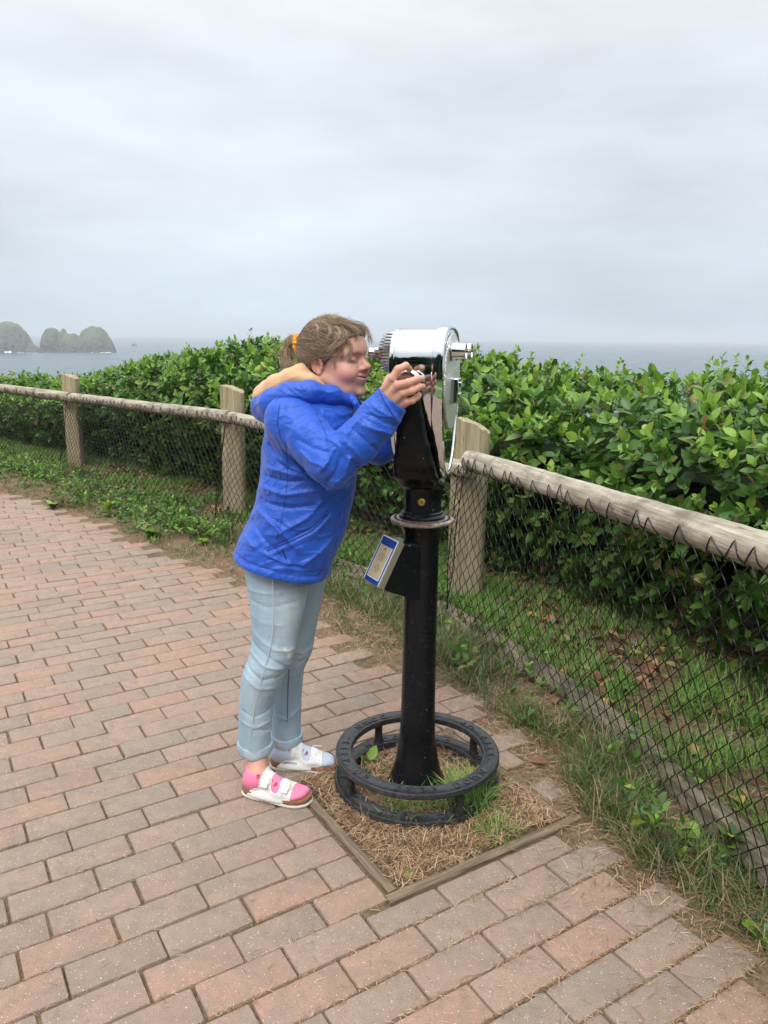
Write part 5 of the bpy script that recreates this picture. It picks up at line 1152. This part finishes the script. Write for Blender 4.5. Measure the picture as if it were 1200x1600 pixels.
# sewn details laid on the cloth
from mathutils.bvhtree import BVHTree
def bvh_of(o): return BVHTree.FromPolygons([v.co[:] for v in o.data.vertices], [p.vertices[:] for p in o.data.polygons])
_bj = bvh_of(jacket)
def lay(pts, b_, off=.0005, n=50):
    o_ = []
    for (px, py) in spline([np.array([x, y, 0.]) for x, y in pts], n)[:, :2]:
        d_ = ray(px, py); d_ = d_/np.linalg.norm(d_); h_ = b_.ray_cast(Vector(CO), Vector(d_))
        if h_[0] is not None: o_.append(np.array(h_[0])-d_*off)
    return o_
m_sj = mat('jacket_seam', (.006, .03, .22), .6)
for P2, r_, nm in (([(468, 612), (488, 636), (503, 664), (513, 690)], .0011, 'shoulder_seam'), ([(437, 632), (434, 664), (446, 700), (474, 738)], .0012, 'armhole_seam'), ([(512, 804), (488, 828), (452, 846), (417, 861)], .0024, 'pocket_slit'), ([(516, 812), (494, 836), (456, 856), (421, 869)], .0008, 'pocket_stitching'),
    ([(364, 858), (392, 878), (435, 891), (478, 893), (508, 889)], .0009, 'hem_stitching'), ([(591, 606), (601, 628), (619, 656)], .0012, 'cuff_seam'), ([(446, 690), (449, 740), (444, 790), (432, 845)], .0008, 'side_seam'), ([(430, 625), (470, 611), (512, 616)], .0009, 'hood_seam')):
    q = lay(P2, _bj)
    if len(q) > 4:
        mb = MB(); mb.tube([tuple(p) for p in q], r_, 6); mb.build(nm, m_sj, jacket)
# zip pull and cord
mb = MB(); mb.tube([at(441, 858, 2.235), at(444, 866, 2.232), at(447, 874, 2.235)], .0018, 6); mb.build('zip_pull', m_dark, jacket)
# ---------------- jeans
m_den, t, c_ = paint_mat('washed_denim', .85); P_ = t.pos(); wv = t.noise(t.mapv(P_, (1, 1, .35), (0, .7, 0)), 1300, 2, .5); g1 = t.noise(t.mapv(P_, (1, 1, .4)), 16, 4, .6); g2 = t.noise(t.mapv(P_, (1, 1, 1.8)), 48, 3, .55)
c2 = t.mix(t.ramps(wv, .35, .65, 0, .28), c_, (.62, .72, .78)); c2 = t.mix(t.ramps(g1, .40, .64, 0, .42), c2, (.19, .30, .41)); t.color(c2); t.bump(t.math('ADD', t.math('MULTIPLY', wv, .25), g2), .35, .006)
DEN = np.array((.36, .50, .61))
S = SD((-.51, 2.22, .07), (-.10, 2.62, .86), .0040)
def pl2(S): return (S.X-h1[0])*nrm_[0]+(S.Y-h1[1])*nrm_[1]+(S.Z-h1[2])*nrm_[2]
def leg(rows, Y, yr):
    o = []
    for (py, xc, hw) in rows:
        p = at(xc, py, Y); o.append((p[2], p[0], hw*depth_of(p)/FPX))
    o = np.array(sorted(o)); cx = np.interp(S.Z, o[:, 0], o[:, 1]); a = np.interp(S.Z, o[:, 0], o[:, 2]); cy = np.interp(S.Z, [.05, .45, .8], yr)
    b = a*np.interp(S.Z, [.1, .45, .72, .8], [1.0, 1.0, .80, .74]); q = np.hypot((S.X-cx)/a, (S.Y-cy)/b); return (q-1)*a*.95, o
ln, on = leg([(1176, 398, 24), (1149, 398, 25), (1096, 401, 27), (1054, 412, 33), (1017, 427, 35), (986, 431, 36.5), (940, 434, 44), (900, 434, 52), (870, 433, 52), (840, 432, 50)], 2.36, [2.365, 2.345, 2.375])
lf, of = leg([(1160, 447, 22), (1130, 447, 23), (1088, 446, 25), (1044, 447, 28), (1020, 455, 32), (965, 460, 37), (900, 466, 45), (870, 458, 46), (840, 450, 46)], 2.50, [2.50, 2.50, 2.475])
ln = np.maximum(ln, on[0][0]+.012-S.Z); lf = np.maximum(lf, of[0][0]+.010-S.Z)
dj = smin(ln, lf, .012); dj = np.maximum(dj, pl2(S)-.035)
def jf(P2, w_, amp, near=True): fold(P2, w_*.85, amp*1.55, 2.37 if near else 9, 2.30 if near else 2.46)
for P2, w_, a in [([(396, 992), (430, 1012), (455, 1018)], .007, .004), ([(394, 1006), (425, 1026), (446, 1042)], .007, -.004), ([(390, 1020), (415, 1036), (440, 1044)], .007, .0045), ([(383, 1040), (410, 1058), (438, 1056)], .007, -.004), ([(380, 1056), (405, 1072), (430, 1075)], .007, .003), ([(390, 940), (420, 948), (465, 940)], .006, -.0025), ([(388, 925), (430, 926), (478, 918)], .006, .003), ([(376, 1130), (400, 1138), (420, 1132)], .006, .003), ([(375, 1112), (398, 1120), (424, 1112)], .006, -.0025), ([(400, 1140), (412, 1145), (422, 1148)], .005, -.003), ([(392, 965), (410, 972), (440, 975)], .008, .002)]: jf(P2, w_, a)
for P2, w_, a in [([(455, 1010), (475, 1020), (492, 1012)], .007, .004), ([(450, 1022), (470, 1034), (476, 1030)], .007, -.004), ([(445, 1050), (460, 1056), (470, 1052)], .006, .003), ([(430, 1118), (448, 1124), (468, 1112)], .006, .003)]:
    fold(P2, w_*.85, a*1.5, 2.52, 2.45)
for (o_, yc, hh) in ((on, 2.365, .034), (of, 2.50, .030)):
    z0 = o_[0][0]+.012; cx = np.interp(z0, o_[:, 0], o_[:, 1]); a = np.interp(z0, o_[:, 0], o_[:, 2])
    dj = -smin(-dj, S.cap((cx, yc, z0-.03), (cx, yc, z0+.02), a-.006, a-.006), .002)
S.d = dj; V, Q = S.mesh(); V = mesh_smooth(V, Q, 1, .22)
colr = np.tile(DEN, (len(V), 1))
def tpx(P2, Y, w_, c, amt=1., near=True):
    pts = [at(x, y, Y) for x, y in P2]; best = np.full(len(V), 9.)
    for a, b in zip(pts[:-1], pts[1:]):
        ab = np.array([b[0]-a[0], b[2]-a[2]]); dx = V[:, 0]-a[0]; dz = V[:, 2]-a[2]; tt = np.clip((dx*ab[0]+dz*ab[1])/(ab@ab), 0, 1); best = np.minimum(best, np.hypot(dx-tt*ab[0], dz-tt*ab[1]))
    m_ = (V[:, 1] < 2.36) if near else ((V[:, 1] > 2.40) & (V[:, 1] < 2.52)); global colr
    k = (np.clip(1.4-best/w_, 0, 1)*amt*m_)[:, None]; colr = colr*(1-k)+np.array(c)*k
tpx([(455, 930), (450, 985), (438, 1010)], 2.30, .05, (.50, .60, .66), .55); tpx([(385, 960), (392, 1010)], 2.30, .03, (.25, .36, .45), .5)
tpx([(400, 1070), (400, 1130)], 2.3, .03, (.46, .56, .62), .5); tpx([(455, 1060), (455, 1120)], 2.46, .04, (.27, .37, .46), .7, False)
tpx([(445, 1012), (452, 1022), (451, 1030)], 2.30, .0042, (.80, .80, .77)); tpx([(444, 1016), (459, 1017)], 2.30, .0022, (.68, .72, .74)); tpx([(430, 1052), (437, 1051)], 2.30, .006, (.62, .60, .57)); tpx([(430, 1058), (438, 1056)], 2.3, .0016, (.12, .17, .22)); tpx([(470, 1022), (480, 1020)], 2.46, .004, (.7, .6, .55), 1, False)
jeans = np_mesh('jeans', V, [Q], m_den, PE, cols=colr)
# side seam stitching
def on_leg(px, py, o_, yc, Y, off=.001):
    p = at(px, py, Y); cx = np.interp(p[2], o_[:, 0], o_[:, 1]); a = np.interp(p[2], o_[:, 0], o_[:, 2]); cyy = np.interp(p[2], [.05, .45, .8], yc)
    k = 1-((p[0]-cx)/a)**2; y = cyy-a*math.sqrt(max(k, .02)); p = at(px, py, y); return np.array([p[0], y-off, p[2]])
mb = MB(); P_ = [on_leg(x, y, on, [2.365, 2.345, 2.375], 2.30) for x, y in ((426, 905), (427, 940), (426, 985), (420, 1020), (409, 1060), (399, 1100), (393, 1140), (391, 1150))]; mb.tube([tuple(p) for p in spline(P_, 40)], .0016, 6)
m_seam = mat('seam_thread', (.50, .58, .63), .9); mb.build('side_seam', m_seam, jeans)
mb = MB(); P_ = [on_leg(x, y, of, [2.50, 2.50, 2.475], 2.46) for x, y in ((452, 1045), (450, 1080), (449, 1128))]; mb.tube([tuple(p) for p in spline(P_, 20)], .0022, 6); mb.build('side_seam', mat('dark_seam', (.12, .18, .25), .9), jeans)
for (o_, yc, hh, sgn) in ((on, 2.365, .036, 1), (of, 2.50, .033, 1)):
    z0 = o_[0][0]+.004; pr = []; cx = np.interp(z0+.015, o_[:, 0], o_[:, 1]); a = np.interp(z0+.015, o_[:, 0], o_[:, 2])+.001; mb = MB(); V = []; n = 56
    prof = [(-.004, hh-.002), (.0022, hh), (.0038, hh*.9), (.0030, hh*.5), (.0040, hh*.1), (.002, 0), (-.001, .001), (-.004, .006)]
    for (r_, z) in prof:
        r_ += .002
        for j in range(n):
            th = 2*math.pi*j/n; wv_ = .0016*math.sin(th*3+z*60)+.001*math.sin(th*7+z*90); cxx = cx+.0; V.append((cxx+(a+r_+wv_)*math.cos(th), yc+(a+r_+wv_)*math.sin(th), z0+z+.003*math.sin(th*2+1)+.0015*math.sin(th*5)-.08*(math.cos(th))*.0))
    k = len(prof); mb.add(V, [(i*n+j, i*n+(j+1) % n, (i+1)*n+(j+1) % n, (i+1)*n+j) for i in range(k-1) for j in range(n)])
    me = mb.build('rolled_cuff', m_den, jeans, sharp=False); ca_ = me.data.color_attributes.new('tint', 'FLOAT_COLOR', 'POINT')
    cc4 = np.ones((len(V), 4), np.float32); cc4[:, :3] = (.40, .52, .60); Va = np.array(V); th = np.arctan2(Va[:, 1]-yc, Va[:, 0]-cx); st = np.abs(np.angle(np.exp(1j*(th-math.radians(-108))))) < .07; cc4[st, :3] = (.62, .56, .50); ca_.data.foreach_set('color', cc4.ravel())
# ---------------- feet, socks, sandals
m_cork = mat('cork', (.27, .13, .065), .8); t = NT(m_cork); vo = t.noise(t.pos(), 260, 3, .7); t.color(t.mix(t.ramps(vo, .45, .62), (.30, .15, .075), (.16, .075, .04))); t.bump(vo, .3, .002)
m_sole = mat('white_sole', (.74, .71, .62), .6); m_strap = mat('white_strap', (.80, .80, .78), .5); t = NT(m_strap); t.bump(t.noise(t.pos(), 180, 3, .6), .12, .002); m_buck = mat('cream_buckle', (.72, .66, .5), .3)
def foot(px_h, px_t, side_, sockc, off_leg, lab, Zoff=0.0, buckles=True):
    h_ = gnd(*px_h, .01); t_ = gnd(*px_t, .01); ang = math.atan2(t_[1]-h_[1], t_[0]-h_[0]); Rf = rotz(ang); L_ = .248; org_ = np.array([h_[0], h_[1], Zoff])
    W = lambda v: (Rf@np.asarray(v, float).T).T+org_
    def footsdf(S):
        Z0_ = S.Z; S.Z = Z0_+.011; r_ = _foot(S); S.Z = Z0_; return r_
    def _foot(S):
        legd = Rf.T@(np.array(off_leg)-org_)
        d = S.ell((.042, 0, .060), (.036, .030, .034)); d = smin(d, S.chain([(.052, 0, .075), (legd[0]*.55+.055*.45, legd[1]*.55, .115), (legd[0], legd[1], legd[2])], [.033, .031, .036], .02), .02)
        d = smin(d, S.cap((.065, 0, .080), (.150, side_*-.003, .056), .031, .024), .025); d = smin(d, S.ell((.150, 0, .048), (.050, .040, .019)), .02); d = smin(d, S.ell((.198, side_*.006, .044), (.032, .035, .0145)), .014)
        for i_, (ty, tl, tr) in enumerate(((.022, .228, .0115), (.004, .226, .009), (-.010, .220, .0085), (-.022, .212, .008), (-.032, .203, .0075))): d = smin(d, S.cap((.19, side_*ty*.9, .044), (tl-.006, side_*ty, .043), tr, tr), .006)
        return d
    S = SD((-.02, -.07, .0), (.27, .07, .24), .0026); fd = footsdf(S)
    # skin inside
    S.d = fd+.0012; V, Q = S.mesh(); bodyV.append(W(V)); bodyQ.append(Q); bodyC.append(np.tile(SKIN*np.array([1.02, .93, .92]), (len(V), 1)))
    # sock
    top = .098+.12*(S.X-.05)*-.0+.0; d = np.maximum(fd-.0016, S.Z-(.092+.10*(.055-S.X)))
    d = d-.0012*np.exp(-((S.Z-(.087+.10*(.055-S.X)))/.003)**2)
    S.d = d; V, Q = S.mesh(); V = mesh_smooth(V, Q, 1, .4)
    c = np.tile(np.array(sockc), (len(V), 1)); 
    for (bx, bz, br) in ((.075, .088, .007), (.115, .075, .010), (.135, .066, .006), (.150, .078, .006)):
        for k in range(9):
            aa_ = k*2.1+bx*90; ox, oz = br*.8*math.cos(aa_)*((k % 3)+1)/3, br*.7*math.sin(aa_)*((k % 3)+1)/3
            w_ = np.exp(-(((V[:, 0]-bx-ox)/.0022)**2+((V[:, 2]-bz-oz)/.0022)**2)) ; w_ = np.clip(w_*1.4, 0, 1)[:, None]; c = c*(1-w_)+np.array((.35, .03, .06))*w_
    ms_, t_2, cs = paint_mat('sock_knit', .9); t_2.color(cs); t_2.bump(t_2.noise(t_2.pos(), 700, 2, .5), .25, .001)
    sk = np_mesh('sock', W(V), [Q], ms_, PE, cols=c); sk['label'] = lab[0]
    # sole and footbed
    xs = np.linspace(0, 1, 44); hw = np.interp(xs, [0, .03, .08, .2, .4, .6, .75, .87, .95, .985, 1], [.001, .019, .028, .0335, .0325, .041, .0475, .044, .032, .017, .001]); cyc = side_*np.interp(xs, [0, .3, .55, .8, 1], [0, -.003, -.001, .004, .009])
    def slab(z0, z1, infl, wav=0):
        mb = MB(); V = []
        up_ = [(x*L_, cyc[i]+hw[i]*(1+infl), ) for i, x in enumerate(xs)]; lo_ = [(x*L_, cyc[i]-hw[i]*(1+infl)) for i, x in enumerate(xs)][::-1][1:-1]; ou = up_+lo_; n = len(ou)
        lev = [(z0, .97), (z0+.003, 1.0), (z1-.002, 1.0), (z1, .985)]
        for (z, k) in lev:
            for j, (x, y) in enumerate(ou):
                hgt = .006*max(0, 1-x/.10)+.004*max(0, (x-.19)/.06)
                wz = wav*math.sin(j*2.2) if z == z0 else 0
                V.append(W((L_/2+(x-L_/2)*k*(1+infl*.5), y*k, z+wz+(hgt if z > .012 else 0))))
        F = [(i*n+j, i*n+(j+1) % n, (i+1)*n+(j+1) % n, (i+1)*n+j) for i in range(3) for j in range(n)]+[tuple(range(n)), tuple(3*n+j for j in range(n))]; mb.add(V, F); return mb
    sd_ = slab(.001, .0105, .035, .0012).build('sandal', m_sole, PE); sd_['label'] = lab[1]
    slab(.0100, .0240, .0).build('footbed', m_cork, sd_)
    # straps : thick band hugging the foot
    S = SD((.01, -.075, .010), (.225, .075, .125), .0022); fd = footsdf(S)
    S.Z = S.Z+.011; shell_ = smin(fd-.0035, np.maximum(S.ell((.125, side_*-.001, .026), (.13, .0440, .040)), S.Z-.064), .006)
    shell_ = np.maximum(shell_, .0205-S.Z); inner = fd-.0012; 
    hz_ = S.Z
    r1 = np.maximum(.078+(.09-hz_)*-.0-S.X+.0, S.X-.118)+0*hz_; r1 = np.maximum(.082-(.088-hz_)*.25-S.X, S.X-.120-(.088-hz_)*.10); r2 = np.maximum(.148-S.X, S.X-.190+(.0)*hz_)
    r3 = np.maximum(np.maximum(.030-S.X, S.X-.190), hz_-(.030+(S.X-.030)*.85)); r3 = np.maximum(r3, hz_-.056)
    reg = smin(smin(r1, r2, .004), r3, .010); st = np.maximum(np.maximum(shell_, -inner), reg)
    S.Z = S.Z-.011; S.d = st; V, Q = S.mesh(); V = mesh_smooth(V, Q, 1, .5); np_mesh('strap', W(V), [Q], m_strap, sd_)
    # buckles on the outer side (side_ gives which)
    def surf(x, angd):   # march outward from foot axis to the strap surface
        a = math.radians(angd); zc = .030; 
        for r_ in np.linspace(.09, .005, 120):
            p = np.array([x, side_*-1*0, zc])+np.array([0, math.cos(a), math.sin(a)])*r_
            ix = np.clip(((p-S.lo)/S.h).astype(int), 0, S.nn-1)
            if shell_[tuple(ix)] < 0: return p, np.array([0, math.cos(a), math.sin(a)])
        return np.array([x, 0, .06]), np.array([0, 0, 1.])
    oa = 128 if side_ > 0 else 52      # outward side angle : near foot outer = -y
    for bx, w_ in ((.100, .015), (.168, .0155)):
        p, nn_ = surf(bx, oa-4 if side_ > 0 else oa+4)
        tv = np.array([1., 0, 0]); bv = np.cross(nn_, tv); Rb = np.stack([tv, bv, nn_], 1); mb = MB()
        for (ox, oy, hx, hy) in ((-w_, 0, .0010, .008), (w_, 0, .0010, .008), (0, .008, w_+.0010, .0010), (0, -.008, w_+.0010, .0010)): mb.box(W(p+nn_*.004+tv*ox+bv*oy), (hx, hy, .0014), Rf@Rb)
        bk = mb.build('buckle', m_buck, sd_, smooth=False)
        mb = MB(); mb.box(W(p+nn_*.0030-bv*.004*side_), (w_-.003, .019, .0014), Rf@Rb); mb.build('strap_tab', m_strap, bk, smooth=False, bevel=.001)
    return Rf, org_, W, S, shell_
aN = at(403, 1174, 2.365); aF = at(449, 1150, 2.50)
fN = foot((379, 1232), (489, 1253), 1, (.86, .24, .40), aN, ('pink sock with small dark red flowers', 'white two strap sandal over the pink sock'))
fF = foot((422, 1193), (543, 1196), -1, (.50, .58, .68), aF, ('pale blue sock with small red flowers', 'white two strap sandal over the pale blue sock'))
# brand lettering on the far sandal's side
Rf, org_, W, S2, sh2 = fF
V, F = glyphs('BIRKENSTOCK', .0072, .0004); mb = MB(); pts = []
for v in V:
    x = .078+v[0]; z = .0345+v[1]; y = -.07
    for y in np.linspace(-.07, 0, 160):
        ix = np.clip(((np.array([x, y, z])-S2.lo)/S2.h).astype(int), 0, S2.nn-1)
        if sh2[tuple(ix)] < .0004: break
    pts.append(W((x, y-.0016-v[2], z)))
mb.add(pts, F); sandals = [o for o in bpy.data.objects if o.name.startswith('sandal')]; mb.build('lettering', m_dark, sandals[-1], smooth=False)
# ---------------- hands
def hand(pts, name_extra=None):
    allp = np.array([p for ch in pts['fingers'] for p in ch]+[p for p in pts['palm']]+[p for p in pts['thumb']]); S = SD(allp.min(0)-.025, allp.max(0)+.025, .0014)
    wr, mcp = pts['wrist'], [f[0] for f in pts['fingers']]; d = None
    for i, m_ in enumerate(mcp):
        c = S.cap(wr[i], m_, .0125, .0105); d = c if d is None else smin(d, c, .012)
    d = smin(d, S.cap(pts['palm'][0], pts['palm'][1], .019, .016), .012)
    for f, r in zip(pts['fingers'], (.0100, .0102, .0096, .0086)):
        c = S.chain(f, [r*1.16, r*1.04, r*.97, r*.86], .003); c = smin(c, S.sph(f[1], r*1.10), .003); c = smin(c, S.sph(f[2], r*1.0), .003); d = smin(d, c, .0045)
    d = smin(d, S.chain(pts['thumb'], [.014, .0115, .0100, .0088], .004), .008)
    d = smin(d, S.chain(pts['fore'], [.022, .026], .01), .015)
    S.d = d; V, Q = S.mesh(); V = mesh_smooth(V, Q, 1, .4); c = np.tile(SKIN*np.array([1.04, .98, .96]), (len(V), 1))
    for f in pts['fingers']:
        for p, a_ in ((f[0], .25), (f[1], .45), (f[2], .35), (f[3], .5)): w_ = (a_*np.exp(-(np.linalg.norm(V-p, axis=1)/.009)**2))[:, None]; c = c*(1-w_)+np.array((.62, .27, .21))*w_
    bodyV.append(V); bodyQ.append(Q); bodyC.append(c)
A_ = lambda x, y, Y: at(x, y, Y)
hand(dict(fingers=[[A_(613, 591, 2.150), A_(622, 577, 2.150), A_(634, 571.5, 2.168), A_(640, 577, 2.185)], [A_(622, 602, 2.140), A_(638, 598, 2.128), A_(652, 592.5, 2.140), A_(659, 591.5, 2.160)], [A_(630, 615, 2.140), A_(643, 611, 2.128), A_(655, 604.5, 2.142), A_(660.5, 604, 2.162)], [A_(636, 628, 2.146), A_(644, 626, 2.140), A_(652, 620.5, 2.152), A_(655, 617, 2.170)]],
     wrist=[A_(598, 612, 2.168), A_(605, 621, 2.162), A_(613, 631, 2.162), A_(620, 640, 2.168)], palm=[A_(608, 622, 2.172), A_(624, 608, 2.162)], thumb=[A_(603, 606, 2.182), A_(608, 592, 2.200), A_(616, 586, 2.214), A_(625, 586, 2.220)], fore=[A_(612, 624, 2.168), A_(596, 645, 2.168)]))
mb = MB(); rc_ = A_(638, 612.5, 2.134)
dirf = unit(np.array(A_(643, 611, 2.128))-np.array(A_(630, 615, 2.140))); e1 = unit(np.cross(dirf, np.array([0, 1., 0]))); e2 = np.cross(dirf, e1)
mb.tube([rc_+.0098*(e1*math.cos(a)+e2*math.sin(a)) for a in np.linspace(0, 2*math.pi, 25)], .0013, 8, caps=False); mb.build('finger_ring', mat('silver_ring', (.85, .85, .85), .15, 1), PE)
KF = L2W((-.030, .20, 1.368))   # far knob
def kf(dx, dz, dy): return L2W((-.030+dx, .20+dy, 1.368+dz))
hand(dict(fingers=[[kf(-.052, .018, .035), kf(-.03, .045, .035), kf(-.005, .052, .015), kf(.010, .042, -.005)], [kf(-.042, -.004, .042), kf(-.010, .012, .052), kf(.022, .020, .035), kf(.036, .016, .012)], [kf(-.032, -.024, .042), kf(-.002, -.014, .052), kf(.026, -.010, .035), kf(.038, -.008, .012)], [kf(-.024, -.042, .036), kf(.0, -.038, .044), kf(.020, -.032, .030), kf(.030, -.026, .012)]],
     wrist=[kf(-.075, -.025, .025), kf(-.066, -.038, .03), kf(-.058, -.05, .03), kf(-.05, -.06, .025)], palm=[kf(-.062, -.035, .02), kf(-.04, -.012, .028)], thumb=[kf(-.068, -.02, .015), kf(-.058, .005, .0), kf(-.048, .02, -.012), kf(-.038, .03, -.018)], fore=[kf(-.062, -.044, .025), kf(-.085, -.085, .025)]))
# neck, trunk and limbs carried on under the clothes
S = SD((-.52, 2.10, .12), (.06, 2.70, 1.42), .011)
d = S.chain([H0+np.array([-.045, 0, -.10]), NB+np.array([-.01, 0, -.02]), (-.27, 2.42, 1.15), (-.32, 2.42, .84)], [.048, .052, .09, .09], .05)
d = smin(d, S.chain([SHn, ELn, at(590, 655, 2.165), at(608, 628, 2.165)], [.045, .038, .032, .026], .02), .03); d = smin(d, S.chain([SHf, ELf, kf(-.085, -.085, .025)], [.045, .036, .028], .02), .03)
d = smin(d, S.chain([(-.32, 2.37, .80), at(427, 1010, 2.345), at(404, 1096, 2.36), aN], [.06, .042, .034, .03], .02), .02); d = smin(d, S.chain([(-.30, 2.48, .80), at(455, 1010, 2.50), at(446, 1088, 2.50), aF], [.05, .038, .032, .028], .02), .02)
S.d = d+.004; V, Q = S.mesh(); bodyV.append(V); bodyQ.append(Q); bodyC.append(np.tile(SKIN, (len(V), 1)))
off = 0; QQ = []
for V, Q in zip(bodyV, bodyQ): QQ.append(Q+off); off += len(V)
np_mesh('body', np.concatenate(bodyV), [np.concatenate(QQ)], m_skin, PE, cols=np.concatenate(bodyC))
